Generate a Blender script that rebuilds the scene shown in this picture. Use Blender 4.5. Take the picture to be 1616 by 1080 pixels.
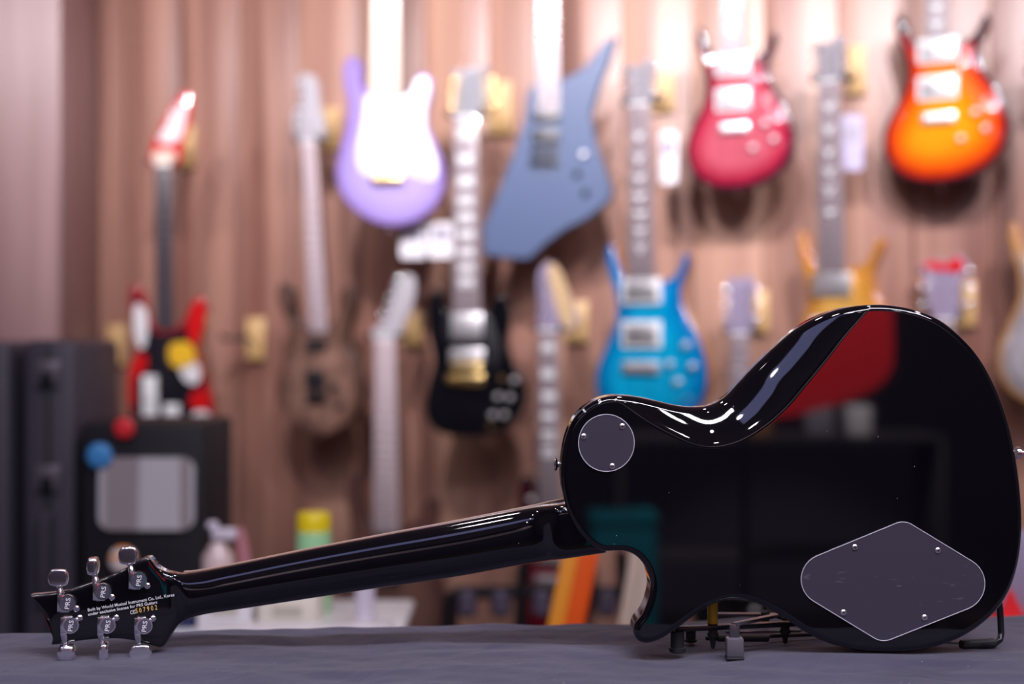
import bpy, bmesh, math, random
import numpy as np
from mathutils import Vector, Matrix
from mathutils.geometry import delaunay_2d_cdt
for o in list(bpy.data.objects): bpy.data.objects.remove(o)
random.seed(7)
SC = bpy.context.scene
COL = SC.collection
F = 2244.44
TABLE = 0.76
CZ = TABLE + 0.314
PI = math.pi

# ------------------------------------------------------------------ camera
cam = bpy.data.cameras.new('camera'); cam.lens = 50; cam.sensor_width = 36
cam.clip_start = 0.05; cam.clip_end = 60
cam.dof.use_dof = True; cam.dof.focus_distance = 1.408; cam.dof.aperture_fstop = 2.15
co = bpy.data.objects.new('camera', cam); COL.objects.link(co)
co.location = (0, 0, CZ); co.rotation_euler = (PI/2, 0, 0)
SC.camera = co
# ------------------------------------------------------------------ world, exposure
w = bpy.data.worlds.new('world'); SC.world = w; w.use_nodes = True
w.node_tree.nodes['Background'].inputs[0].default_value = (0.55, 0.5, 0.62, 1)
w.node_tree.nodes['Background'].inputs[1].default_value = 0.25
SC.view_settings.view_transform = 'Standard'; SC.view_settings.look = 'None'
SC.view_settings.gamma = 1; SC.view_settings.use_curve_mapping = False
SC.view_settings.exposure = 0.0
# ------------------------------------------------------------------ lights of the room, and spots added for the reflections
def area(name, loc, tgt, size, power, col=(1, .93, .97), spread=PI):
    l = bpy.data.lights.new(name, 'AREA'); l.shape = 'DISK'; l.size = size; l.energy = power; l.color = col; l.spread = spread
    o = bpy.data.objects.new(name, l); COL.objects.link(o); o.location = loc
    d = Vector(tgt) - Vector(loc); o.rotation_euler = d.to_track_quat('-Z', 'Y').to_euler()
    return o
def spot(name, loc, tgt, power, angle, blend=.6, r=.04, col=(1, .93, .97)):
    l = bpy.data.lights.new(name, 'SPOT'); l.energy = power; l.color = col; l.spot_size = math.radians(angle); l.spot_blend = blend; l.shadow_soft_size = r
    o = bpy.data.objects.new(name, l); COL.objects.link(o); o.location = loc
    d = Vector(tgt) - Vector(loc); o.rotation_euler = d.to_track_quat('-Z', 'Y').to_euler()
    return o
CEIL = 2.85
DOWN = [(x, y) for y in (-1.3, -0.2, 0.9, 2.0) for x in (-1.5, -0.5, 0.5, 1.5)]
P_DOWN = 3.2
for (x, y) in DOWN:
    area('ceiling_lamp_light', (x, y, CEIL-.03), (x, y, 0), .13, P_DOWN)
def tube_light(x0, x1, y, w_, power, col):
    l = bpy.data.lights.new('linear_lamp_light', 'AREA'); l.shape = 'RECTANGLE'; l.size = x1-x0; l.size_y = w_; l.energy = power; l.color = col
    o = bpy.data.objects.new('linear_lamp_light', l); COL.objects.link(o); o.location = ((x0+x1)/2, y, CEIL-.047)
TUBES = [(-.5, 1.9, .25, .12, 72, (.88, .86, 1)), (-2.4, -.45, -.35, .6, 6.0, (.45, .48, 1))]  # second entry: bluish panel added for the streak in the carve
for (a_, b_, y_, w_, p_, c_) in TUBES: tube_light(a_, b_, y_, w_, p_, c_)
TRACK = [(-2.0, 2.3), (-1.15, 2.3), (-.45, 2.1), (.15, 2.0), (.75, 1.9), (1.35, 1.8)]
P_TR = [110, 95, 210, 160, 160, 160]
for (x, y), p in zip(TRACK, P_TR):
    spot('track_lamp_light', (x, y-.25, CEIL-.22), (x+.12, 3.95-.24*x, 1.86), p, 66, 1., .04, (1, .94, .99))
for x_ in (-1.6, .4, 2.2): spot('rear_lamp_light', (x_, -2.2, CEIL-.1), (x_, -2.96, 2.0), 45, 110, .9, .05)  # unseen spots added to brighten the pale trim the crease mirrors
spot('banner_lamp_light', (0.7, -.75, CEIL-.2), (.9, -1.6, 1.15), 640, 36, .4, .04)  # unseen spot added so the red reflection comes out bright

# ------------------------------------------------------------------ helpers
def P(px, py, D):
    return Vector(((px-808)/F*D, D, CZ-(py-540)/F*D))
def nd(nt, t, **kw):
    n = nt.nodes.new(t)
    for k, v in kw.items(): setattr(n, k, v)
    return n
MATS = {}
def mat(name, col, rough=.5, metal=0., coat=0., ior=1.5, spec=.5, sheen=0., trans=0., coat_rough=.03):
    if name in MATS: return MATS[name]
    m = bpy.data.materials.new(name); m.use_nodes = True
    b = m.node_tree.nodes['Principled BSDF']
    b.inputs['Base Color'].default_value = (*col, 1); b.inputs['Roughness'].default_value = rough
    b.inputs['Metallic'].default_value = metal; b.inputs['Coat Weight'].default_value = coat
    b.inputs['Coat Roughness'].default_value = coat_rough
    b.inputs['IOR'].default_value = ior; b.inputs['Specular IOR Level'].default_value = spec
    b.inputs['Sheen Weight'].default_value = sheen; b.inputs['Transmission Weight'].default_value = trans
    MATS[name] = m
    return m
def bsdf(m): return m.node_tree.nodes['Principled BSDF']
def emis(name, col, s):
    m = mat(name, col); b = bsdf(m)
    b.inputs['Emission Color'].default_value = (*col, 1); b.inputs['Emission Strength'].default_value = s
    return m
def noise_mix(m, c1, c2, scale=(1, 1, 1), nscale=5, detail=4, lo=.35, hi=.65, coord='Object', rough=None):
    nt = m.node_tree; b = bsdf(m)
    tc = nd(nt, 'ShaderNodeTexCoord'); mp = nd(nt, 'ShaderNodeMapping'); mp.inputs['Scale'].default_value = scale
    nz = nd(nt, 'ShaderNodeTexNoise'); nz.inputs['Scale'].default_value = nscale; nz.inputs['Detail'].default_value = detail
    cr = nd(nt, 'ShaderNodeValToRGB'); cr.color_ramp.elements[0].position = lo; cr.color_ramp.elements[1].position = hi
    cr.color_ramp.elements[0].color = (*c1, 1); cr.color_ramp.elements[1].color = (*c2, 1)
    L = nt.links.new
    L(tc.outputs[coord], mp.inputs[0]); L(mp.outputs[0], nz.inputs['Vector']); L(nz.outputs[0], cr.inputs[0]); L(cr.outputs[0], b.inputs['Base Color'])
    return cr
class MB:
    """collects shapes, links them as one mesh object"""
    def __init__(s): s.v = []; s.f = []
    def add(s, vs, fs):
        n = len(s.v); s.v += [tuple(v) for v in vs]; s.f += [tuple(i+n for i in f) for f in fs]; return s
    def box(s, c, size, bev=0., M=None):
        bm = bmesh.new(); bmesh.ops.create_cube(bm, size=1)
        for v in bm.verts: v.co = Vector((v.co.x*size[0], v.co.y*size[1], v.co.z*size[2]))
        if bev: bmesh.ops.bevel(bm, geom=bm.edges[:], offset=bev, segments=2, affect='EDGES', profile=.5)
        bm.verts.ensure_lookup_table()
        T = Matrix.Translation(Vector(c)) @ (M.to_4x4() if M else Matrix())
        s.add([T @ v.co for v in bm.verts], [[v.index for v in f.verts] for f in bm.faces]) if not bev else s._bm(bm, T)
        bm.free(); return s
    def _bm(s, bm, T):
        bm.verts.index_update()
        s.add([T @ v.co for v in bm.verts], [[v.index for v in f.verts] for f in bm.faces])
    def cyl(s, a, b, r0, r1=None, n=16, caps=True):
        r1 = r0 if r1 is None else r1
        a = Vector(a); b = Vector(b); d = (b-a).normalized()
        u = d.orthogonal().normalized(); w_ = d.cross(u)
        vs = []
        for (p, r) in ((a, r0), (b, r1)):
            for i in range(n):
                t = 2*PI*i/n; vs.append(p + (u*math.cos(t)+w_*math.sin(t))*r)
        fs = [(i, (i+1) % n, n+(i+1) % n, n+i) for i in range(n)]
        if caps: fs += [tuple(range(n-1, -1, -1)), tuple(range(n, 2*n))]
        return s.add(vs, fs)
    def lathe(s, a, d, prof, n=24):
        """prof: list of (distance along d, radius)"""
        a = Vector(a); d = Vector(d).normalized(); u = d.orthogonal().normalized(); w_ = d.cross(u)
        vs = []
        for (h, r) in prof:
            for i in range(n):
                t = 2*PI*i/n; vs.append(a + d*h + (u*math.cos(t)+w_*math.sin(t))*r)
        fs = []
        for k in range(len(prof)-1):
            for i in range(n):
                fs.append((k*n+i, k*n+(i+1) % n, (k+1)*n+(i+1) % n, (k+1)*n+i))
        fs += [tuple(range(n-1, -1, -1)), tuple(range((len(prof)-1)*n, len(prof)*n))]
        return s.add(vs, fs)
    def tube(s, pts, r, n=10, closed=False):
        pts = [Vector(p) for p in pts]; N = len(pts); vs = []; up = None
        for i, p in enumerate(pts):
            if closed: d = (pts[(i+1) % N]-pts[i-1])
            else: d = (pts[min(i+1, N-1)]-pts[max(i-1, 0)])
            d.normalize()
            if up is None: up = d.orthogonal().normalized()
            up = (up - d*up.dot(d)).normalized(); w_ = d.cross(up)
            for k in range(n):
                t = 2*PI*k/n; vs.append(p+(up*math.cos(t)+w_*math.sin(t))*r)
        fs = []
        for i in range(N if closed else N-1):
            j = (i+1) % N
            for k in range(n): fs.append((i*n+k, i*n+(k+1) % n, j*n+(k+1) % n, j*n+k))
        if not closed: fs += [tuple(range(n-1, -1, -1)), tuple(range((N-1)*n, N*n))]
        return s.add(vs, fs)
    def prism(s, poly, y0, y1, bev=0.):
        """poly: (x, z) points; extruded from y0 (front) to y1"""
        bm = bmesh.new()
        a = [bm.verts.new((x, y0, z)) for x, z in poly]; b = [bm.verts.new((x, y1, z)) for x, z in poly]
        n = len(poly); f1 = bm.faces.new(a); f2 = bm.faces.new(b[::-1])
        for i in range(n): bm.faces.new((a[i], b[i], b[(i+1) % n], a[(i+1) % n]))
        bmesh.ops.recalc_face_normals(bm, faces=bm.faces[:])
        if bev:
            ed = [e for e in bm.edges if (abs(e.verts[0].co.y-e.verts[1].co.y) < 1e-9 and abs(e.verts[0].co.y-y0) < 1e-9)]
            bmesh.ops.bevel(bm, geom=ed, offset=bev, segments=2, affect='EDGES', profile=.5)
        s._bm(bm, Matrix()); bm.free(); return s
    def build(s, name, m, parent=None, off=None, smooth=True, ang=35, M=None):
        me = bpy.data.meshes.new(name)
        off = Vector(off) if off is not None else Vector()
        vs = [Vector(v) for v in s.v]
        if M: vs = [M @ v for v in vs]
        me.from_pydata([v-off for v in vs], [], s.f); me.update()
        bm = bmesh.new(); bm.from_mesh(me); bmesh.ops.recalc_face_normals(bm, faces=bm.faces[:]); bm.to_mesh(me); bm.free()
        if smooth: me.shade_smooth(); me.set_sharp_from_angle(angle=math.radians(ang))
        me.materials.append(m)
        o = bpy.data.objects.new(name, me); COL.objects.link(o)
        if parent: o.parent = parent
        return o
def empty(name, loc, rz=0):
    o = bpy.data.objects.new(name, None); COL.objects.link(o); o.location = loc; o.rotation_euler = (0, 0, rz); o.empty_display_size = .05
    return o
def tag(o, label, cat=None, group=None):
    o['label'] = label
    if cat: o['category'] = cat
    if group: o['group'] = group
    return o
def struct(o): o['kind'] = 'structure'; return o

def catmull(pts, n=8, closed=True):
    pts = [np.array(p, float) for p in pts]; N = len(pts); out = []
    rng = range(N) if closed else range(N-1)
    for i in rng:
        if closed: p0, p1, p2, p3 = pts[i-1], pts[i], pts[(i+1) % N], pts[(i+2) % N]
        else: p0, p1, p2, p3 = pts[max(i-1, 0)], pts[i], pts[i+1], pts[min(i+2, N-1)]
        # centripetal
        t0 = 0; t1 = t0+max(np.linalg.norm(p1-p0), 1e-6)**.5; t2 = t1+max(np.linalg.norm(p2-p1), 1e-6)**.5; t3 = t2+max(np.linalg.norm(p3-p2), 1e-6)**.5
        for k in range(n):
            t = t1+(t2-t1)*k/n
            A1 = (t1-t)/(t1-t0)*p0+(t-t0)/(t1-t0)*p1; A2 = (t2-t)/(t2-t1)*p1+(t-t1)/(t2-t1)*p2; A3 = (t3-t)/(t3-t2)*p2+(t-t2)/(t3-t2)*p3
            B1 = (t2-t)/(t2-t0)*A1+(t-t0)/(t2-t0)*A2; B2 = (t3-t)/(t3-t1)*A2+(t-t1)/(t3-t1)*A3
            out.append((t2-t)/(t2-t1)*B1+(t-t1)/(t2-t1)*B2)
    if not closed: out.append(pts[-1])
    return np.array(out)
def resample(pts, step):
    P_ = np.vstack([pts, pts[:1]]); d = np.r_[0, np.cumsum(np.linalg.norm(np.diff(P_, axis=0), axis=1))]
    n = int(round(d[-1]/step)); t = np.arange(n)*d[-1]/n
    return np.stack([np.interp(t, d, P_[:, 0]), np.interp(t, d, P_[:, 1])], 1)
def seg_dist(q, pts, closed=True):
    a = pts; b = np.roll(pts, -1, 0)
    if not closed: a = a[:-1]; b = b[:-1]
    out = np.full(len(q), 1e9)
    for i in range(len(a)):
        ab = b[i]-a[i]; L = ab@ab
        t = np.clip(((q-a[i])@ab)/max(L, 1e-16), 0, 1)
        d = np.linalg.norm(q-(a[i]+t[:, None]*ab), axis=1); out = np.minimum(out, d)
    return out
def inside(q, pts):
    x, z = q[:, 0], q[:, 1]; r = np.zeros(len(q), bool); n = len(pts)
    for i in range(n):
        x1, z1 = pts[i]; x2, z2 = pts[(i+1) % n]
        if z1 == z2: continue
        c = ((z1 > z) != (z2 > z)) & (x < (x2-x1)*(z-z1)/(z2-z1)+x1); r ^= c
    return r
def area2(p): return .5*np.sum(p[:, 0]*np.roll(p[:, 1], -1)-np.roll(p[:, 0], -1)*p[:, 1])
def slab_body(name, outline, thick, R, m, parent, depth=None, dome=0., grid=.012, step=.006, y0=0., off=(0, 0, 0), nr=5, side_mat=None, lines=None):
    """solid body: face towards -Y at y0 (+depth function), rounded rim, flat far face. outline (x,z)."""
    pts = resample(outline, step)
    if area2(pts) < 0: pts = pts[::-1]
    n = len(pts)
    tg = np.roll(pts, -1, 0)-np.roll(pts, 1, 0); tg /= np.linalg.norm(tg, axis=1)[:, None]
    outn = np.stack([tg[:, 1], -tg[:, 0]], 1)
    def dep(q):
        y = np.zeros(len(q))
        if depth is not None: y += depth(q)
        if dome:
            e = np.clip(seg_dist(q, pts)/.055, 0, 1); y -= dome*(e*e*(3-2*e))
        return y
    V = []; Nn = []; E = []
    def ring(d, yy, th, use):
        q = pts-outn*d
        if use:
            c = dep(q); h = 1e-3
            gx = (dep(q+[h, 0])-dep(q-[h, 0]))/(2*h); gz = (dep(q+[0, h])-dep(q-[0, h]))/(2*h)
        else: c = gx = gz = np.zeros(n)
        V.append(np.stack([q[:, 0], np.full(n, y0+yy)+c, q[:, 1]], 1))
        s = -1 if use else 1
        nn = np.stack([outn[:, 0]*math.cos(th)+math.sin(th)*gx, np.full(n, s*math.sin(th)), outn[:, 1]*math.cos(th)+math.sin(th)*gz], 1)
        Nn.append(nn/np.linalg.norm(nn, axis=1)[:, None]); E.append(np.full(n, d))
    for k in range(nr, -1, -1):
        th = PI/2*k/nr; ring(R*(1-math.cos(th)), R*(1-math.sin(th)), th, True)
    # (rings run inner -> outer), then far side
    R2 = R*.6
    for k in range(0, 4):
        th = PI/2*k/3; ring(R2*(1-math.cos(th)), thick-R2*(1-math.sin(th)), th, False)
    nring = nr+1+4
    faces = []
    for r in range(nring-1):
        for i in range(n):
            j = (i+1) % n; faces.append((r*n+i, r*n+j, (r+1)*n+j, (r+1)*n+i))
    base = nring*n
    def cap(loop, extra_on):
        mn = loop.min(0); mx = loop.max(0)
        ex = np.zeros((0, 2))
        if extra_on:
            gx = np.arange(mn[0], mx[0], grid); gz = np.arange(mn[1], mx[1], grid*.866)
            g = np.array([(x+(grid/2 if j % 2 else 0), z) for j, z in enumerate(gz) for x in gx])
            
            if lines is not None:
                g = g[seg_dist(g, lines[0], False) > grid*1.1]; g = np.vstack([g]+lines[1])
            g = g[inside(g, loop)]; g = g[seg_dist(g, loop) > grid*.5]; ex = g
        allp = [Vector(p) for p in np.vstack([loop, ex])]
        ov, oe, of, iv, ie, if_ = delaunay_2d_cdt(allp, [], [list(range(len(loop)))], 1, 1e-7)
        return ex, ov, of, iv
    # near cap
    loop = np.stack([V[0][:, 0], V[0][:, 2]], 1)
    ex, ov, of, iv = cap(loop, True)
    q = ex; newv = []; 
    if len(ex):
        c = dep(q); h = 1e-3; gx = (dep(q+[h, 0])-dep(q-[h, 0]))/(2*h); gz = (dep(q+[0, h])-dep(q-[0, h]))/(2*h)
        V.append(np.stack([q[:, 0], y0+c, q[:, 1]], 1)); nn = np.stack([gx, -np.ones(len(q)), gz], 1)
        Nn.append(nn/np.linalg.norm(nn, axis=1)[:, None]); E.append(seg_dist(q, pts))
    def mapi(orig, nloop, lbase, ebase): 
        o = orig[0]; return lbase+o if o < nloop else ebase+o-nloop
    for f in of:
        if all(len(iv[i]) for i in f): faces.append(tuple(mapi(iv[i], n, 0, base) for i in f))
    base2 = base+len(ex)
    loop2 = np.stack([V[nring-1][:, 0], V[nring-1][:, 2]], 1)
    ex2, ov, of, iv = cap(loop2, False)
    for f in of:
        if all(len(iv[i]) for i in f): faces.append(tuple((nring-1)*n+iv[i][0] for i in f)[::-1])
    VV = np.vstack(V)-np.array(off); NN = np.vstack(Nn); EE = np.concatenate(E)
    # consistent winding from normals
    ff = []
    for f in faces:
        a, b, c = VV[f[0]], VV[f[1]], VV[f[2]]
        nf = np.cross(b-a, c-a)
        ff.append(f if nf@(NN[f[0]]+NN[f[1]]+NN[f[2]]) >= 0 else f[::-1])
    me = bpy.data.meshes.new(name); me.from_pydata(VV.tolist(), [], [tuple(int(i) for i in f) for f in ff]); me.update()
    me.shade_smooth(); me.normals_split_custom_set_from_vertices(NN.tolist())
    at = me.attributes.new('edge', 'FLOAT', 'POINT'); at.data.foreach_set('value', EE.astype(np.float32))
    me.materials.append(m)
    if side_mat:
        me.materials.append(side_mat)
        for i, p in enumerate(me.polygons):
            if nr*n <= i < (nring-1)*n: p.material_index = 1
    o = bpy.data.objects.new(name, me); COL.objects.link(o)
    if parent: o.parent = parent
    return o
def fillet(poly, rads, n=10):
    out = []; N = len(poly)
    for i in range(N):
        p = np.array(poly[i], float); a = np.array(poly[i-1], float); b = np.array(poly[(i+1) % N], float)
        u = (a-p)/np.linalg.norm(a-p); v = (b-p)/np.linalg.norm(b-p); r = rads[i]
        half = math.acos(np.clip(u@v, -1, 1))/2; t = r/math.tan(half)
        c = p+(u+v)/np.linalg.norm(u+v)*r/math.sin(half)
        s0 = p+u*t-c; s1 = p+v*t-c; a0 = math.atan2(s0[1], s0[0]); a1 = math.atan2(s1[1], s1[0]); da = (a1-a0+PI) % (2*PI)-PI
        for k in range(n+1): out.append(c+r*np.array([math.cos(a0+da*k/n), math.sin(a0+da*k/n)]))
    return np.array(out)

# ------------------------------------------------------------------ materials
black_lacquer = mat('black_lacquer', (.0022, .0018, .0035), .035, ior=1.45, coat=1., coat_rough=.015)
bsdf(black_lacquer).inputs['Coat IOR'].default_value = 1.47
chrome = mat('chrome', (.86, .84, .88), .1, 1.)
chrome_dull = mat('chrome_dull', (.62, .6, .66), .28, 1.)
screw_m = mat('screw_chrome', (.95, .9, .92), .32, 1.)
tuner_m = mat('tuner_chrome', (.95, .93, .97), .16, 1.)
satin = mat('satin_nickel', (.92, .9, .92), .38, .9)
gold = mat('gold', (.83, .6, .25), .22, 1.)
black_plastic = mat('black_plastic', (.012, .011, .015), .35)
black_rubber = mat('black_rubber', (.016, .015, .02), .6)
black_metal = mat('black_metal', (.03, .028, .035), .3, .6)
plate_plastic = mat('plate_plastic', (.046, .041, .064), .42, coat=.25, coat_rough=.25)
def scratch(m):
    nt = m.node_tree; b = bsdf(m); tc = nd(nt, 'ShaderNodeTexCoord'); mp = nd(nt, 'ShaderNodeMapping'); mp.inputs['Scale'].default_value = (14, 14, 60); mp.inputs['Rotation'].default_value = (0, .6, 0)
    nz = nd(nt, 'ShaderNodeTexNoise'); nz.inputs['Scale'].default_value = 2.2; nz.inputs['Detail'].default_value = 8; nz.inputs['Distortion'].default_value = 1.6
    cr = nd(nt, 'ShaderNodeValToRGB'); cr.color_ramp.elements[0].position = .66; cr.color_ramp.elements[1].position = .8
    cr.color_ramp.elements[0].color = (.046, .041, .064, 1); cr.color_ramp.elements[1].color = (.22, .2, .25, 1)
    L = nt.links.new; L(tc.outputs['Object'], mp.inputs[0]); L(mp.outputs[0], nz.inputs['Vector']); L(nz.outputs[0], cr.inputs[0]); L(cr.outputs[0], b.inputs['Base Color'])
scratch(plate_plastic)
film_glint_m = mat('film_edge', (.62, .57, .68), .3, spec=.8)  # film edge and rim highlight together in one pale colour
cream_binding = mat('cream_binding', (.5, .34, .28), .3)
cloth_m = mat('table_cloth_fabric', (.11, .1, .14), .95, sheen=.25)
def cloth_nodes():
    nt = cloth_m.node_tree; b = bsdf(cloth_m); L = nt.links.new
    tc = nd(nt, 'ShaderNodeTexCoord')
    n1 = nd(nt, 'ShaderNodeTexNoise'); n1.inputs['Scale'].default_value = 9; n1.inputs['Detail'].default_value = 6
    cr = nd(nt, 'ShaderNodeValToRGB'); cr.color_ramp.elements[0].color = (.036, .033, .064, 1); cr.color_ramp.elements[1].color = (.060, .055, .098, 1)
    cr.color_ramp.elements[0].position = .3; cr.color_ramp.elements[1].position = .75
    v = nd(nt, 'ShaderNodeTexVoronoi'); v.inputs['Scale'].default_value = 110
    c2 = nd(nt, 'ShaderNodeValToRGB'); c2.color_ramp.elements[0].position = .05; c2.color_ramp.elements[1].position = .075
    c2.color_ramp.elements[0].color = (1, 1, 1, 1); c2.color_ramp.elements[1].color = (0, 0, 0, 1)
    n2 = nd(nt, 'ShaderNodeTexNoise'); n2.inputs['Scale'].default_value = 23
    c3 = nd(nt, 'ShaderNodeValToRGB'); c3.color_ramp.elements[0].position = .56; c3.color_ramp.elements[1].position = .62
    mu = nd(nt, 'ShaderNodeMath', operation='MULTIPLY')
    mx = nd(nt, 'ShaderNodeMixRGB'); mx.inputs[2].default_value = (.5, .47, .55, 1)
    L(tc.outputs['Object'], n1.inputs['Vector']); L(n1.outputs[0], cr.inputs[0]); L(tc.outputs['Object'], v.inputs['Vector']); L(v.outputs['Distance'], c2.inputs[0])
    L(tc.outputs['Object'], n2.inputs['Vector']); L(n2.outputs[0], c3.inputs[0]); L(c2.outputs[0], mu.inputs[0]); L(c3.outputs[0], mu.inputs[1])
    L(mu.outputs[0], mx.inputs[0]); L(cr.outputs[0], mx.inputs[1]); L(mx.outputs[0], b.inputs['Base Color'])
    n3 = nd(nt, 'ShaderNodeTexNoise'); n3.inputs['Scale'].default_value = 420; n3.inputs['Detail'].default_value = 3
    n4 = nd(nt, 'ShaderNodeTexNoise'); n4.inputs['Scale'].default_value = 15; n4.inputs['Detail'].default_value = 3; n4.inputs['Distortion'].default_value = 1.2; bq = nd(nt, 'ShaderNodeBump'); bq.inputs['Strength'].default_value = .6; bq.inputs['Distance'].default_value = .006
    L(tc.outputs['Object'], n4.inputs['Vector']); L(n4.outputs[0], bq.inputs['Height'])
    bp = nd(nt, 'ShaderNodeBump'); bp.inputs['Strength'].default_value = .35; bp.inputs['Distance'].default_value = .0006
    L(tc.outputs['Object'], n3.inputs['Vector']); L(n3.outputs[0], bp.inputs['Height']); L(bq.outputs[0], bp.inputs['Normal']); L(bp.outputs[0], b.inputs['Normal'])
cloth_nodes()
def wood_mat(name, cols, rough=.38):
    m = mat(name, cols[1], rough); nt = m.node_tree; b = bsdf(m); L = nt.links.new
    tc = nd(nt, 'ShaderNodeTexCoord'); oi = nd(nt, 'ShaderNodeObjectInfo')
    ad = nd(nt, 'ShaderNodeVectorMath', operation='ADD'); cb = nd(nt, 'ShaderNodeCombineXYZ')
    ml = nd(nt, 'ShaderNodeMath', operation='MULTIPLY'); ml.inputs[1].default_value = 37.
    L(oi.outputs['Random'], ml.inputs[0]); L(ml.outputs[0], cb.inputs[0]); L(ml.outputs[0], cb.inputs[2]); L(tc.outputs['Object'], ad.inputs[0]); L(cb.outputs[0], ad.inputs[1])
    mp = nd(nt, 'ShaderNodeMapping'); mp.inputs['Scale'].default_value = (8, 1, .4); L(ad.outputs[0], mp.inputs[0])
    nz = nd(nt, 'ShaderNodeTexNoise'); nz.inputs['Scale'].default_value = 1.3; nz.inputs['Detail'].default_value = 6; nz.inputs['Distortion'].default_value = .3
    L(mp.outputs[0], nz.inputs['Vector'])
    a2 = nd(nt, 'ShaderNodeMath', operation='MULTIPLY_ADD'); a2.inputs[1].default_value = .22; a2.inputs[2].default_value = -.11
    L(oi.outputs['Random'], a2.inputs[0]); a3 = nd(nt, 'ShaderNodeMath', operation='ADD'); L(nz.outputs[0], a3.inputs[0]); L(a2.outputs[0], a3.inputs[1])
    cr = nd(nt, 'ShaderNodeValToRGB'); e = cr.color_ramp.elements; e[0].position = .33; e[1].position = .68
    e[0].color = (*cols[0], 1); e[1].color = (*cols[2], 1); mid = e.new(.5); mid.color = (*cols[1], 1)
    L(a3.outputs[0], cr.inputs[0]); L(cr.outputs[0], b.inputs['Base Color'])
    return m
plank_m = wood_mat('brown_wood_plank', [(.205, .09, .068), (.36, .187, .142), (.49, .28, .20)], .36)
block_m = mat('pale_wood_block', (.66, .43, .18), .5)
noise_mix(block_m, (.5, .3, .11), (.75, .52, .26), (30, 30, 3), 2, 3)

# ------------------------------------------------------------------ setting
WA, WB = 4.07, .27              # back wall: y = WA - WB x
wang = -math.atan(WB)
def wall_y(u): return WA/(1+WB*u)
def wallP(px, py, out=0.):
    D = wall_y((px-808)/F); p = P(px, py, D); n = Vector((-math.sin(-wang), -math.cos(wang), 0)); return p+n*out
struct(MB().box((0, 1.2, -.05), (7.4, 9, .1)).build('floor', noise_mix and mat('floor_laminate', (.045, .032, .03), .4)))
struct(MB().box((0, 1.2, CEIL+.05), (7.4, 9, .1)).build('ceiling', mat('ceiling_paint', (.62, .6, .64), .8)))
struct(MB().box((0, -3.05, CEIL/2), (7.4, .1, CEIL)).build('wall_front', mat('dark_wall_paint', (.045, .035, .06), .7)))
struct(MB().box((3.45, 1.2, CEIL/2), (.1, 8.5, CEIL)).build('wall_right', mat('grey_wall_paint', (.10, .085, .11), .7)))
struct(MB().box((-3.45, 1.2, CEIL/2), (.1, 8.5, CEIL)).build('wall_side_left', MATS['grey_wall_paint']))
wb = MB().box((0, .05, CEIL/2), (7.1, .06, CEIL)).build('wall_back', mat('wall_backing', (.035, .018, .015), .7))
wb.location = (0, WA, 0); wb.rotation_euler = (0, 0, wang); struct(wb)
pw = .193
proto = None
for i in range(36):
    x = -3.5+i*(pw+.003)
    if proto is None:
        proto = MB().box((0, 0, CEIL/2), (pw, .02, CEIL-.02), .0015).build('plank', plank_m, wb); o = proto
    else:
        o = proto.copy(); COL.objects.link(o)
    o.parent = wb; o.location = (x, .01+random.uniform(0, .003), 0)
# projecting pier at the left of the picture
pr = P(95, 540, 4.02)
pier = MB().box((pr.x-.75, 4.02+.2, CEIL/2), (1.5, .4, CEIL), .004).build('wall_left', wood_mat('pier_wood', [(.24, .13, .13), (.32, .19, .19), (.40, .25, .25)], .4))
struct(pier)

# ------------------------------------------------------------------ lamps of the ceiling
lens_m = emis('lamp_lens', (1, .95, .98), 9.)
white_metal = mat('white_metal', (.7, .7, .72), .35)
for i, (x, y) in enumerate(DOWN):
    t = empty('ceiling_lamp', (x, y, CEIL)); tag(t, 'round recessed white ceiling downlight', 'ceiling lamp', 'recessed downlights in the ceiling')
    MB().lathe((0, 0, 0), (0, 0, -1), [(0, .088), (.012, .085), (.014, .072), (.002, .07)]).build('trim_ring', white_metal, t)
for (a_, b_, y_, w_, p_, c_) in TUBES:
    t = empty('linear_lamp', ((a_+b_)/2, y_, CEIL)); tag(t, 'long white linear LED lamp across the ceiling above the counter' if w_ < .3 else 'wide dim bluish LED panel on the ceiling left of the counter', 'ceiling lamp')
    for sy in (-1, 1): MB().box((0, sy*(w_/2+.006), -.025), (b_-a_+.02, .01, .05), .002).build('housing_side', white_metal, t)
    MB().box((0, 0, -.012), (b_-a_, w_, .02), .002).build('housing_top', white_metal, t)
for i, (x, y) in enumerate(TRACK):
    t = empty('track_lamp', (x, y-.25, CEIL)); tag(t, 'black track spotlight aimed at the guitar wall', 'spotlight', 'track spotlights before the guitar wall')
    MB().box((0, 0, -.02), (.14, .035, .04), .004).build('mount', black_metal, t)
    d = (Vector((.12, .7, -1.0))).normalized()
    a = Vector((0, 0, -.09))
    MB().cyl(a, a+Vector((0, 0, .06)), .008).build('stem', black_metal, t)
    MB().lathe(a-d*.03, d, [(0, .03), (.01, .04), (.1, .045), (.1, .041), (.02, .038)]).build('lamp_head', black_metal, t)

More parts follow.
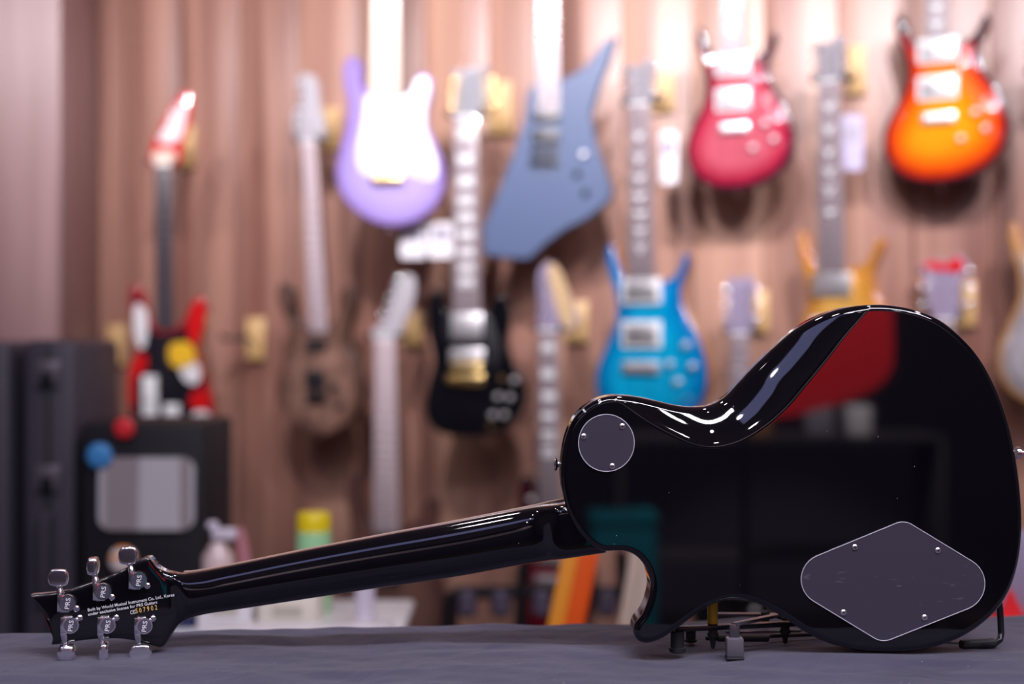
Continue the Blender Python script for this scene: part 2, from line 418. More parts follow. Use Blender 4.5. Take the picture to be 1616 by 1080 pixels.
# ------------------------------------------------------------------ table and cloth
tang = math.atan(.1/1.15)
tbl = empty('counter_table', (0, 1.40, 0)); tag(tbl, 'long counter table hidden under the dark grey cloth', 'table')
dark_board = mat('dark_board', (.05, .04, .045), .6)
T_rot = Matrix.Rotation(tang, 3, 'Z')
MB().box((0, 0, TABLE-.026), (2.6, .34, .03), .003, T_rot).build('tabletop', dark_board, tbl)
for sx in (-1, 1):
    for sy in (-1, 1):
        p = T_rot @ Vector((sx*1.22, sy*.13, 0)); MB().box((p.x, p.y, (TABLE-.04)/2), (.05, .05, TABLE-.04), .003, T_rot).build('leg', black_metal, tbl)
def cloth():
    # plane coordinates: a across (far edge at b = bmax), sheet falls at both long edges
    NX, NY = 340, 150
    R = .012; L = 1.35
    bfar = .186; bnear = -.19
    drop = .35
    prof = []
    # profile along b: (b, z)
    nb = 100
    for k in range(nb): prof.append((bnear+(bfar-R-bnear)*k/(nb-1), 0.))
    for k in range(1, 9):
        t = PI/2*k/8; prof.append((bfar-R+R*math.sin(t), -R+R*math.cos(t)))
    for k in range(1, 14): prof.append((bfar, -R-drop*k/13))
    front = []
    for k in range(13, 0, -1): front.append((bnear-R, -R-drop*k/13))
    for k in range(8, 0, -1):
        t = PI/2*k/8; front.append((bnear-R*math.sin(t), -R+R*math.cos(t)))
    prof = front+prof
    from mathutils import noise
    V = []
    for j, (b, z) in enumerate(prof):
        for i in range(NX):
            a = -L+2*L*i/(NX-1)
            p = T_rot @ Vector((a, b, 0)); x = p.x; y = p.y+1.40
            top = z > -R*.9
            zz = TABLE+z
            if top:
                # gentle wrinkles of the cloth
                fl = 1-.75*math.exp(-((x-.36)/.16)**4)*(y > 1.385)
                zz += fl*(.0034*noise.noise(Vector((x*4+y*4, y*15, 2.1)))+.0034*noise.noise(Vector((x*11, y*36+x*9, 5.3)))+.0012*noise.noise(Vector((x*31-y*20, y*60, 1.3))))
                zz += .0026*math.exp(-((y-1.375-.03*math.sin(x*7))/.012)**2)*max(0, noise.noise(Vector((x*4, 1, 9)))+.35)
                # raised where the body weighs on the folded cloth
                gx = math.exp(-((x-.36)/.13)**4); gy = 1/(1+math.exp(-(y-1.385)/.009))
                zz += .0058*gx*gy
                zz = min(zz, TABLE+.0066) if (x > -.2 and y > 1.39) else zz
                # flat under the tuner buttons
                if x < -.3 and 1.36 < y < 1.44: zz = zz*.35+(TABLE-.0008)*.65
            V.append((x, y, zz))
    n = NX; fs = [(j*n+i, j*n+i+1, (j+1)*n+i+1, (j+1)*n+i) for j in range(len(prof)-1) for i in range(n-1)]
    o = MB().add(V, fs).build('tablecloth', cloth_m, ang=180)
    so = o.modifiers.new('thick', 'SOLIDIFY'); so.thickness = .0012; so.offset = -1
    tag(o, 'dark slate grey cloth spread over the counter, slightly wrinkled and dusty', 'tablecloth')
cloth()

# ------------------------------------------------------------------ hero guitar
YB = 1.400
def Q(px, py, D=YB): p = P(px, py, D); return (p.x, p.z)
root_loc = P(1395, 1031, YB+.022)
hero = empty('electric_guitar', (root_loc.x, YB+.022, root_loc.z))
tag(hero, 'glossy black electric guitar seen from the back, lying on its side across the cloth', 'guitar')
HO = hero.location.copy()
BODY = [(886, 765), (885, 742), (888, 712), (894, 686), (905, 662), (920, 645), (940, 632), (965, 625), (1000, 626), (1035, 633), (1070, 641), (1100, 644), (1126, 641), (1150, 628), (1175, 603), (1200, 577), (1230, 548), (1262, 520), (1295, 500), (1330, 487), (1370, 481), (1410, 482), (1450, 490), (1485, 505), (1515, 528), (1545, 561), (1568, 600), (1585, 640), (1597, 680), (1606, 725), (1612, 770), (1615, 815), (1614, 855), (1608, 895), (1596, 932), (1575, 965), (1545, 992), (1510, 1012), (1470, 1025), (1420, 1031), (1370, 1030), (1325, 1022), (1290, 1009), (1260, 992), (1232, 973), (1205, 958), (1178, 949), (1152, 948), (1125, 956), (1095, 975), (1065, 997), (1040, 1012), (1020, 1017), (1006, 1012), (1000, 1000), (1003, 985), (1014, 971), (1023, 950), (1027, 925), (1021, 900), (1007, 881), (990, 872), (970, 871), (952, 871), (935, 863), (918, 847), (903, 824), (893, 800)]
outl = catmull([Q(*p) for p in BODY], 8)
LC = catmull([Q(*p) for p in [(930, 600), (955, 624), (985, 642), (1015, 663), (1054, 685), (1096, 703), (1127, 707), (1165, 699), (1207, 675), (1243, 644), (1274, 608), (1306, 569), (1337, 529), (1367, 495), (1395, 465), (1420, 435)]], 8, False)
reg = np.vstack([LC, [Q(1400, 300)], [Q(900, 300)]])
def carve(q):
    s = seg_dist(q, LC, False); ins = inside(q, reg); s = np.where(ins, s, 0)
    e = .0022
    lin = np.sqrt(s*s+e*e)-e
    # crisp shoulder, then a scoop that steepens and eases again towards the rim
    return .34*lin+5.0*s*s
tl = np.gradient(LC, axis=0); tl /= np.linalg.norm(tl, axis=1)[:, None]; nl = np.stack([-tl[:, 1], tl[:, 0]], 1)
def dense(o_):
    q = LC+nl*o_; d = np.r_[0, np.cumsum(np.linalg.norm(np.diff(q, axis=0), axis=1))]; n = int(d[-1]/.0022); t = np.linspace(0, d[-1], n)
    return np.stack([np.interp(t, d, q[:, 0]), np.interp(t, d, q[:, 1])], 1)
LINES = (LC, [dense(o_) for o_ in (-.0035, -.0012, 0, .0012, .0026, .0042)])
def hero_body_mat():
    m = black_lacquer; nt = m.node_tree; b = bsdf(m); L = nt.links.new
    tc = nd(nt, 'ShaderNodeTexCoord'); v = nd(nt, 'ShaderNodeTexVoronoi'); v.inputs['Scale'].default_value = 95
    c = nd(nt, 'ShaderNodeValToRGB'); c.color_ramp.elements[0].position = .03; c.color_ramp.elements[1].position = .05
    c.color_ramp.elements[0].color = (.5, .5, .6, 1); c.color_ramp.elements[1].color = (.0022, .0018, .0035, 1)
    n2 = nd(nt, 'ShaderNodeTexNoise'); n2.inputs['Scale'].default_value = 31
    c3 = nd(nt, 'ShaderNodeValToRGB'); c3.color_ramp.elements[0].position = .62; c3.color_ramp.elements[1].position = .64
    mx = nd(nt, 'ShaderNodeMixRGB'); mx.inputs[1].default_value = (.0022, .0018, .0035, 1)
    L(tc.outputs['Object'], v.inputs['Vector']); L(v.outputs['Distance'], c.inputs[0]); L(tc.outputs['Object'], n2.inputs['Vector']); L(n2.outputs[0], c3.inputs[0])
    L(c3.outputs[0], mx.inputs[0]); L(c.outputs[0], mx.inputs[2]); L(mx.outputs[0], b.inputs['Base Color'])
hero_body_mat()
slab_body('body', outl, .045, .0068, black_lacquer, hero, depth=carve, grid=.004, step=.0028, y0=YB, off=HO, nr=8, lines=LINES)

# neck and headstock: one lofted surface, split at the nut
ST = [  # T, B, y_edge, bulge, exponent
 ((50, 938), (82, 1018), 1.4175, .013, 14), ((80, 935), (97, 1016), 1.4215, .013, 14), ((110, 930), (118, 1012), 1.4255, .013, 14),
 ((145, 919), (150, 1008), 1.430, .013, 14), ((180, 906), (185, 1007), 1.4345, .013, 14), ((205, 893), (212, 1010), 1.438, .013, 14),
 ((225, 881), (238, 1017), 1.4405, .013, 14), ((235, 878.5), (254, 1021), 1.4425, .013, 13), ((242, 884), (262, 1016), 1.4437, .013, 11),
 ((251, 895), (271, 1000), 1.4448, .013, 9), ((264, 902), (283, 986), 1.4466, .0138, 5.5), ((285, 906.5), (302, 977), 1.4472, .0195, 2.9),
 ((308, 904.5), (325, 971.5), 1.447, .0195, 2.2), ((350, 897), (362, 966), 1.447, .0175, 2.0), ((457, 875), (467, 950), 1.447, .0172, 2), ((586, 850), (596, 930.5), 1.447, .0178, 2),
 ((716, 826), (726, 911.5), 1.447, .0188, 2), ((800, 809.5), (808, 896.5), 1.447, .0195, 2.1), ((835, 802.5), (843, 890.5), 1.447, .021, 2.4), ((853, 799), (861, 887.5), 1.447, .0255, 3.0),
 ((866, 796.5), (874, 885), 1.447, .0325, 4.0), ((880, 794), (890, 882), 1.447, .0365, 5.5), ((905, 790), (915, 878), 1.447, .0375, 6), ((945, 783), (955, 872), 1.447, .0375, 6)]
SEG = 7
def vec(s): return np.array([s[0][0], s[0][1], s[1][0], s[1][1], s[2]*1000, s[3]*1e4, s[4]], float)
vs = [vec(s) for s in ST]
rows = []
for i in range(len(vs)-1):
    p0, p1, p2, p3 = vs[max(i-1, 0)], vs[i], vs[i+1], vs[min(i+2, len(vs)-1)]
    d1 = np.linalg.norm((p2-p1)[:2]); d0 = max(np.linalg.norm((p1-p0)[:2]), 1e-3); d2 = max(np.linalg.norm((p3-p2)[:2]), 1e-3)
    m1 = (p2-p0)/(d0+d1)*d1 if i > 0 else (p2-p1); m2 = (p3-p1)/(d1+d2)*d1 if i < len(vs)-2 else (p2-p1)
    for k in range(SEG):
        t = k/SEG; h = [2*t**3-3*t**2+1, t**3-2*t**2+t, -2*t**3+3*t**2, t**3-t**2]
        rows.append(h[0]*p1+h[1]*m1+h[2]*p2+h[3]*m2)
rows.append(vs[-1])
rows = np.array(rows); NR = len(rows); NC = 49
grid3 = np.zeros((NR, NC+6, 3))
for r in range(NR):
    tx, tz, bx, bz, ye, bu, ex = rows[r]; ye /= 1000; bu /= 1e4
    w_end = max(0, 1-r/(SEG*1.6))
    for c in range(NC):
        ph = PI*c/(NC-1); t = math.cos(ph)         # 1 top ... -1 bottom
        # superellipse so the flat of the headstock has tight round edges
        ct = t; st = max(0., 1-abs(t)**ex)**(1/ex)
        k = (1-ct)/2
        px = tx+(bx-tx)*k + 15*w_end**1.5*4*k*(1-k); py = tz+(bz-tz)*k
        ww = min(1., max(0., (r/SEG-9.0)/2.2)); ww = ww*ww*(3-2*ww)
        y = (1.4045+(px-50)*.00012895+bu*(1-st))*(1-ww)+(ye-bu*st)*ww
        D0 = ye-bu*.5
        X, Z = Q(px, py, D0); grid3[r, c+3] = (X, y, Z)
    th = .0 if px > 280 else .001
    for (ci, cj, yy) in ((2, 3, ye+.0015), (1, 3, ye+.003), (0, 3, ye+.003), (NC+3, NC+2, ye+.0015), (NC+4, NC+2, ye+.003), (NC+5, NC+2, ye+.003)):
        grid3[r, ci] = grid3[r, cj]; grid3[r, ci, 1] = yy
    mid = (grid3[r, 3]+grid3[r, NC+2])/2
    for ci in (0, NC+5): grid3[r, ci] = mid*1.0; grid3[r, ci, 1] = ye+.003
NCC = NC+6
gu = np.zeros_like(grid3); gu[1:-1] = grid3[2:]-grid3[:-2]; gu[0] = grid3[1]-grid3[0]; gu[-1] = grid3[-1]-grid3[-2]
gv = np.zeros_like(grid3); gv[:, 1:-1] = grid3[:, 2:]-grid3[:, :-2]; gv[:, 0] = grid3[:, 1]-grid3[:, 0]; gv[:, -1] = grid3[:, -1]-grid3[:, -2]
gn = np.cross(gu, gv); ln = np.linalg.norm(gn, axis=2); ln[ln < 1e-12] = 1; gn /= ln[..., None]
if gn[NR//2, NCC//2, 1] > 0: gn = -gn
def loft(name, r0, r1, cap0):
    V = grid3[r0:r1+1].reshape(-1, 3)-np.array(HO); N_ = gn[r0:r1+1].reshape(-1, 3); n = NCC; fs = []
    for r in range(r1-r0):
        for c in range(n-1): fs.append((r*n+c, (r+1)*n+c, (r+1)*n+c+1, r*n+c+1))
    fl = []
    for f in fs:
        a, b, c = V[f[0]], V[f[1]], V[f[2]]; nf = np.cross(b-a, c-a)
        if nf@N_[f[0]]+nf@N_[f[2]] < 0: f = f[::-1]
        fl.append(f)
    if cap0: fl.append(tuple(range(n)))
    me = bpy.data.meshes.new(name); me.from_pydata(V.tolist(), [], fl); me.update(); me.shade_smooth()
    me.normals_split_custom_set_from_vertices(N_.tolist()) if not cap0 else me.set_sharp_from_angle(angle=math.radians(60))
    me.materials.append(black_lacquer); o = bpy.data.objects.new(name, me); COL.objects.link(o); o.parent = hero
    return o
loft('headstock', 0, SEG*10, True)
loft('neck', SEG*10, NR-1, False)
# fretboard with pale bound edges showing as a hairline above and below the neck
fb = [r for r in range(SEG*11, NR)]
top = []; bot = []
for r in fb:
    a = grid3[r, 3]; b = grid3[r, NC+2]; top.append((a[0], a[2]+.0006)); bot.append((b[0], b[2]-.0007))
poly = top[::3]+bot[::-3]
MB().prism(poly, 1.4501, 1.4555).build('fretboard', cream_binding, hero, HO)

def plate(name, pts, th, m, parent, y=YB):
    b = MB(); pl = [tuple(p) for p in pts]
    if area2(np.array(pl)) < 0: pl = pl[::-1]
    b.prism(pl, y-th, y+.0005, .0005)
    return b.build(name, m, parent, HO, ang=50)
cir = [Q(957+44*math.cos(t), 699.5+45*math.sin(t), YB-.001) for t in np.linspace(0, 2*PI, 64, endpoint=False)]
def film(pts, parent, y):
    b = MB().tube([(x, y, z) for x, z in pts], .00042, 6, True); o = b.build('film_edge', film_glint_m, parent, HO); tag(o, 'pale raised edge of the protective film'); return o
def screw(px, py, parent, y=YB-.0014, r=.0029):
    X, Z = Q(px, py, y); c = Vector((X, y, Z))
    b = MB().lathe(c, (0, -1, 0), [(0, r), (.0006, r), (.0012, r*.8), (.0015, r*.4), (.0016, .0002)], 18); b.build('screw', screw_m, parent, HO)
    s = MB().box((c.x, c.y-.00155, c.z), (r*1.0, .0003, r*.2)).box((c.x, c.y-.00155, c.z), (r*.2, .0003, r*1.0)); s.build('screw_slot', black_plastic, parent, HO)
sp = plate('switch_cover', cir, .0014, plate_plastic, hero); tag(sp, 'round grey plastic switch cavity cover')
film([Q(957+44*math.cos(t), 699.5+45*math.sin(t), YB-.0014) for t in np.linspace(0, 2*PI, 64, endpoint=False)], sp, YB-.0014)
for p in ((921, 689), (982, 673), (966, 736)): screw(*p, sp)
PL = fillet([(1427, 821), (1606, 930), (1392, 1015), (1216, 908)], [28, 42, 30, 40], 12)
cp = plate('control_cover', [Q(x, y, YB-.001) for x, y in PL], .0014, plate_plastic, hero); tag(cp, 'large rounded diamond grey plastic control cavity cover')
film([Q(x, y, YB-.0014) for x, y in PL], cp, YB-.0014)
for p in ((1349, 864), (1480, 869), (1331, 967), (1459, 975)): screw(*p, cp)
def strap_button(px, py, d):
    X, Z = Q(px, py, YB+.022); c = Vector((X, YB+.022, Z))
    MB().lathe(c, d, [(-.003, .006), (.0008, .006), (.001, .0025), (.006, .003), (.0072, .0062), (.0085, .0072), (.0096, .0066), (.0102, .003)]).build('strap_button', tuner_m, hero, HO)
strap_button(890, 733, (-1, 0, 0)); strap_button(1608, 715, (1, 0, 0))
# front of the guitar (faces away): pickups, bridge
def away_box(px, py, sx, sz, dep, m, nm):
    X, Z = Q(px, py, 1.445); MB().box((X, 1.445+dep/2-.001, Z), (sx, dep, sz), .002, Matrix.Rotation(math.radians(10), 3, 'Y').inverted()).build(nm, m, hero, HO)
away_box(1030, 850-25, .038, .07, .007, chrome, 'pickup'); away_box(1170, 815, .038, .07, .007, chrome, 'pickup'); away_box(1260, 795, .018, .08, .01, chrome, 'bridge')

# tuners
beta = math.atan(.0330/(240/F*1.42))
E1 = Vector((math.cos(beta), math.sin(beta), 0)); E2 = Vector((0, 0, 1)); NN_ = Vector((math.sin(beta), -math.cos(beta), 0))
MP = Matrix((E1, -NN_, E2)).transposed()      # local x right, y away, z up
def hs_y(px): return np.interp(px, [50, 240, 275], [1.4045, 1.4290, 1.4335])
def hs_pt(px, py, out=0.):
    D = float(hs_y(px)); return P(px, py, D)+NN_*out
cap_m = mat('tuner_cap_grey', (.30, .27, .36), .22, .8)
letter_w = mat('white_print', (.85, .83, .86), .5)
letter_g = mat('gold_print', (.75, .5, .16), .4)
s_ = 1.42/F      # metres per photo pixel on the headstock
def text(body, pos, size, m, parent, width=None, rot=0., name='lettering', ext=.00012, bold=0.):
    cu = bpy.data.curves.new(name, 'FONT'); cu.body = body; cu.size = size; cu.extrude = ext; cu.offset = bold; cu.resolution_u = 3
    cu.align_x = 'LEFT'
    o = bpy.data.objects.new(name, cu); COL.objects.link(o)
    bpy.context.view_layer.update()
    dg = bpy.context.evaluated_depsgraph_get(); me = bpy.data.meshes.new_from_object(o.evaluated_get(dg))
    bpy.data.objects.remove(o)
    xs = [v.co.x for v in me.vertices]; ys = [v.co.y for v in me.vertices]
    wd = max(xs)-min(xs); sc = (width/wd) if width else 1.
    cx = 0 if width and rot == 0 else 0
    R = Matrix.Rotation(rot, 3, 'Z')
    Bm = Matrix((E1, E2, NN_)).transposed()
    for v in me.vertices:
        l = Vector(((v.co.x-min(xs))*sc, v.co.y, v.co.z))
        if name == 'emblem': l.x -= wd*sc/2; l.y -= (max(ys)+min(ys))/2
        v.co = Vector(pos) + Bm @ (R @ l) - HO*0
    me.transform(Matrix.Translation(-HO)); me.materials.append(m)
    o = bpy.data.objects.new(name, me); COL.objects.link(o); o.parent = parent
    return o
def tuner(cpx, bpx, bw, bh, bt, up):
    c = hs_pt(*cpx); sg = 1 if up else -1
    def L(x, z, o): return c+E1*(x*s_)+E2*(z*s_)+NN_*o
    t = MB()
    t.lathe(L(0, 0, -.001), NN_, [(0, 13.5*s_), (.0055, 13.5*s_), (.0068, 12.8*s_), (.0068, 10.6*s_), (.0062, 10.4*s_), (.0062, .0002)], 32)
    # gear arm along the left of the round cap
    t.box(L(-10.5, -sg*-1, .0025), (10*s_, .0065, 29*s_), .0009, MP)
    t.box(L(-4, -sg*12.5, .002), (14*s_, .005, 5*s_), .0008, MP)
    # fixing lug with its screw head
    q = L(13.5, -sg*10 if up else 10.5, .001)
    t.cyl(L(5, -sg*5 if up else 5, .0012), q, .0026, .0022, 12); t.lathe(q, NN_, [(-.001, .003), (.002, .003), (.0028, .002), (.003, .0003)], 14)
    # bushing towards the button
    B = Vector((P(bpx[0], bpx[1], 1).x, 0, 0))
    bc = P(bpx[0], bpx[1], float(hs_y(cpx[0]))-.0035)
    st = L(-10.5, sg*13, .0035); d = (bc-st); ln_ = d.length-bh*s_*.42; d.normalize()
    t.lathe(st, d, [(0, .0036), (ln_*.45, .0032), (ln_*.6, .0024), (ln_*.72, .0024), (ln_*.74, .0032), (ln_*.88, .0033), (ln_*.9, .0024), (ln_+.001, .0024)], 16)
    h = t.build('tuner', tuner_m, hero, HO, ang=40)
    k = MB().lathe(L(0, 0, .0056), NN_, [(0, 10.4*s_), (.0007, 10.2*s_), (.0008, .0003)], 28).build('tuner_cap', cap_m, h, HO)
    text('PRS', L(.5, 0, .0066), .0062, letter_w, h, width=.0108, rot=math.radians(82), name='emblem', bold=.00005)
    # button: faceted oval slab
    b = MB(); W, H, T = bw*s_, bh*s_, bt*s_
    pl = [(-.5*W, -.12*H), (-.42*W, -.42*H), (-.2*W, -.5*H), (.2*W, -.5*H), (.42*W, -.42*H), (.5*W, -.12*H), (.5*W, .18*H), (.36*W, .46*H), (.15*W, .5*H), (-.15*W, .5*H), (-.36*W, .46*H), (-.5*W, .18*H)]
    if not up: pl = [(x, z) for x, z in pl]
    bm = bmesh.new(); a = [bm.verts.new((x, -T/2, z)) for x, z in pl]; e = [bm.verts.new((x, T/2, z)) for x, z in pl]
    bm.faces.new(a); bm.faces.new(e[::-1])
    for i in range(len(pl)): bm.faces.new((a[i], e[i], e[(i+1) % len(pl)], a[(i+1) % len(pl)]))
    bmesh.ops.recalc_face_normals(bm, faces=bm.faces[:]); bmesh.ops.bevel(bm, geom=[x for x in bm.edges if abs(x.verts[0].co.y-x.verts[1].co.y) < 1e-9], offset=min(W, T)*.28, segments=3, affect='EDGES', profile=.6)
    b._bm(bm, Matrix.Translation(bc) @ (Matrix.Rotation(math.radians(8), 4, 'Z'))); bm.free()
    b.build('tuner_button', tuner_m, h, HO, ang=50)
tuner((107, 951), (92, 912), 31, 27, 10, True); tuner((163, 933), (147, 893.5), 18, 27, 30, True); tuner((219, 915), (202.5, 877), 30, 28, 12, True)
tuner((112, 986), (106, 1031), 28, 27, 24, False); tuner((170, 986), (165, 1030), 14, 30, 30, False); tuner((228, 987), (222, 1031), 35, 26, 11, False)
ang = math.radians(8.3)
text('Built by World Musical Instrument Co. Ltd., Korea', hs_pt(139, 965.2, .0011), .0043, letter_w, hero, width=134*s_, rot=ang, bold=.00004)
text('under exclusive license for PRS Guitars', hs_pt(139.5, 972, .0011), .0043, letter_w, hero, width=106.5*s_, rot=ang, bold=.00004)
text('CЄ', hs_pt(206, 969.8, .0011), .0052, letter_w, hero, width=8*s_, rot=ang, bold=.00006)
text('S 0 7 9 0 2', hs_pt(214.5, 968, .0011), .0068, letter_g, hero, width=33.5*s_, rot=ang, bold=.00008)

# ------------------------------------------------------------------ folded metal stand under the body
st0 = P(1160, 1040, 1.40)
stand = empty('guitar_stand', (P(1200, 1000, 1.45).x, 1.45, TABLE)); tag(stand, 'folded black metal guitar stand with rubber feet lying under the black guitar body', 'guitar stand')
SO = stand.location.copy()
grey_metal = mat('stand_grey_metal', (.17, .16, .19), .3, .85)
yellow_m = mat('yellow_plastic', (.62, .38, .01), .4)
def sbar(a, b, wdt, th, nm='bar', m=None):
    a = Vector(a); b = Vector(b); d = (b-a); mid = (a+b)/2; x = d.normalized(); z = Vector((0, 0, 1)); y = z.cross(x).normalized(); z = x.cross(y)
    M = Matrix((x, y, z)).transposed()
    return MB().box(mid, (d.length, wdt, th), min(wdt, th)*.3, M).build(nm, m or black_metal, stand, SO)
def foot(px, py0, py1, w, D, m=black_rubber):
    a = P(px, py0, D); b = P(px, py1, D); r = w*D/F/2
    f = MB().lathe(a, (0, 0, -1), [(0, r*.8), (.001, r*.9), ((a-b).length*.75, r*.9), ((a-b).length*.78, r*1.1), ((a-b).length*.95, r*1.08), ((a-b).length, r*.85)], 20).build('foot', m, stand, SO)
    return f
# front boxy foot with bent strap
D1 = 1.404
a = P(1159, 1012, D1); b1 = MB().box(P(1159, 1021, D1), (27*D1/F, .014, 30*D1/F), .0018); b1.build('foot', mat('foot_grey_rubber', (.11, .1, .125), .35), stand, SO)
MB().box(P(1159, 1038, D1), (28.5*D1/F, .0155, 5*D1/F), .0015).build('foot_cap', black_rubber, stand, SO)
MB().box(P(1159, 997, D1), (16*D1/F, .004, 24*D1/F), .001).build('bracket', grey_metal, stand, SO)
sbar(P(1158, 986, D1), P(1256, 965, 1.475), .008, .0035, 'strap_bar', grey_metal)
foot(1069, 996, 1030, 24, 1.425); foot(1090, 994, 1014, 18, 1.47)
sbar(P(1066, 993, 1.428), P(1262, 984, 1.455), .010, .005)
sbar(P(1080, 990, 1.468), P(1095, 996, 1.468), .010, .006)
def bolt(px, py0, py1, w, D):
    a = P(px, py0, D); b = P(px, py1, D); h = (a-b).length; r = w*D/F/2
    MB().lathe(a, (0, 0, -1), [(0, r), (h*.35, r), (h*.36, r*1.25), (h*.5, r*1.25), (h*.52, r*.9), (h*.85, r*.55), (h, r*.4)], 14).build('bolt', black_rubber, stand, SO)
bolt(1125, 985, 1024, 14, 1.437); bolt(1239, 982, 1016, 14, 1.452)
X = P(1124.5, 976, 1.44)
MB().cyl(P(1124.5, 945, 1.44), P(1124.5, 988, 1.44), 8.3*1.44/F, n=18).build('yellow_sleeve', yellow_m, stand, SO)
sbar(P(1122, 970, 1.52), P(1226, 971, 1.52), .008, .0035, 'bar', grey_metal); sbar(P(1222, 971, 1.52), P(1262, 985, 1.50), .008, .0035)
MB().lathe(P(1208, 964, 1.515), (0, 0, -1), [(0, .003), (.002, .0048), (.004, .005), (.005, .004), (.016, .0042)], 14).build('bolt', black_rubber, stand, SO)
def rod(pts, r, nm='rod', m=black_metal): MB().tube([P(*p) for p in pts], r, 10).build(nm, m, stand, SO)
rod([(1114, 1008, 1.45), (1210, 1008, 1.46), (1216, 1004, 1.465), (1330, 1000, 1.475)], .0022); rod([(1133, 1008, 1.449), (1212, 1008, 1.459)], .0034, 'sleeve', black_rubber)
rod([(1145, 998, 1.50), (1262, 996, 1.51), (1268, 992, 1.51)], .0015, 'rod', grey_metal)
rod([(1574, 940, 1.452), (1578, 960, 1.452), (1580, 1000, 1.452), (1578, 1010, 1.448), (1570, 1016, 1.445), (1556, 1018, 1.44), (1520, 1018.5, 1.435)], .0033)
rod([(1517, 1018.5, 1.435), (1568, 1015.5, 1.445)], .005, 'sleeve', black_rubber)
rod([(1330, 1001, 1.475), (1400, 1010, 1.47), (1520, 1018.5, 1.46)], .003)

# ------------------------------------------------------------------ wall guitars
pale_board = mat('fretboard_lit', (.30, .24, .26), .25, coat=.5)  # rosewood board with lamp reflections lightened into its colour
dark_board_m = mat('fretboard_dark', (.055, .04, .05), .25, coat=.4)
ebony = mat('ebony_board', (.03, .025, .03), .2, coat=.3)
pale_neck = mat('pale_pink_board', (.62, .5, .53), .3, coat=.4)  # glare on a lit fretboard put into a pale colour
maple = mat('maple_neck', (.82, .72, .6), .3, coat=.4)
neck_wood = mat('neck_wood_brown', (.25, .13, .08), .35)
pearl = mat('pearl_inlay', (.85, .84, .86), .15, coat=1.)
fret_m = mat('fret_silver', (.8, .78, .8), .25, 1.)
white_plastic = mat('white_plastic', (.86, .86, .88), .3)
def finish(name, stops, rough=.06, coat=1., noise=None):
    """colour from distance to the body's outline (a burst finish)"""
    m = mat(name, stops[0][1], rough, coat=coat); nt = m.node_tree; b = bsdf(m); L = nt.links.new
    at = nd(nt, 'ShaderNodeAttribute'); at.attribute_name = 'edge'
    cr = nd(nt, 'ShaderNodeValToRGB'); e = cr.color_ramp.elements
    e[0].position = stops[0][0]; e[0].color = (*stops[0][1], 1); e[1].position = stops[-1][0]; e[1].color = (*stops[-1][1], 1)
    for p, c in stops[1:-1]: k = e.new(p); k.color = (*c, 1)
    ml = nd(nt, 'ShaderNodeMath', operation='MULTIPLY'); ml.inputs[1].default_value = 10.
    L(at.outputs['Fac'], ml.inputs[0]); L(ml.outputs[0], cr.inputs[0])
    if noise:
        tc = nd(nt, 'ShaderNodeTexCoord'); mp = nd(nt, 'ShaderNodeMapping'); mp.inputs['Scale'].default_value = noise[0]
        nz = nd(nt, 'ShaderNodeTexNoise'); nz.inputs['Scale'].default_value = 3; nz.inputs['Detail'].default_value = 5
        c2 = nd(nt, 'ShaderNodeValToRGB'); c2.color_ramp.elements[0].position = .35; c2.color_ramp.elements[1].position = .68
        c2.color_ramp.elements[0].color = (noise[1],)*3+(1,); c2.color_ramp.elements[1].color = (1, 1, 1, 1)
        mx = nd(nt, 'ShaderNodeMixRGB', blend_type='MULTIPLY'); mx.inputs[0].default_value = 1
        L(tc.outputs['Object'], mp.inputs[0]); L(mp.outputs[0], nz.inputs['Vector']); L(nz.outputs[0], c2.inputs[0]); L(cr.outputs[0], mx.inputs[1]); L(c2.outputs[0], mx.inputs[2]); L(mx.outputs[0], b.inputs['Base Color'])
    else: L(cr.outputs[0], b.inputs['Base Color'])
    return m
PRS_T = [(178, 42), (163, 70), (160, 115), (180, 190), (208, 270), (220, 340), (215, 395), (190, 460), (145, 540), (108, 620), (97, 700), (118, 780), (170, 848), (250, 893), (340, 911), (430, 909), (530, 888), (620, 846), (690, 780), (721, 700), (724, 620), (704, 540), (660, 450), (612, 380), (584, 320), (580, 250), (602, 190), (628, 125), (622, 98), (604, 95), (585, 135), (556, 185), (520, 213), (480, 222), (300, 222), (268, 205), (236, 150), (208, 80), (192, 45)]
PRS_HEAD = [(-12, 2), (-22, -12), (-19, -30), (-21, -48), (-28, -62), (-10, -68), (0, -64), (16, -78), (22, -60), (19, -30), (24, -12), (12, 2)]

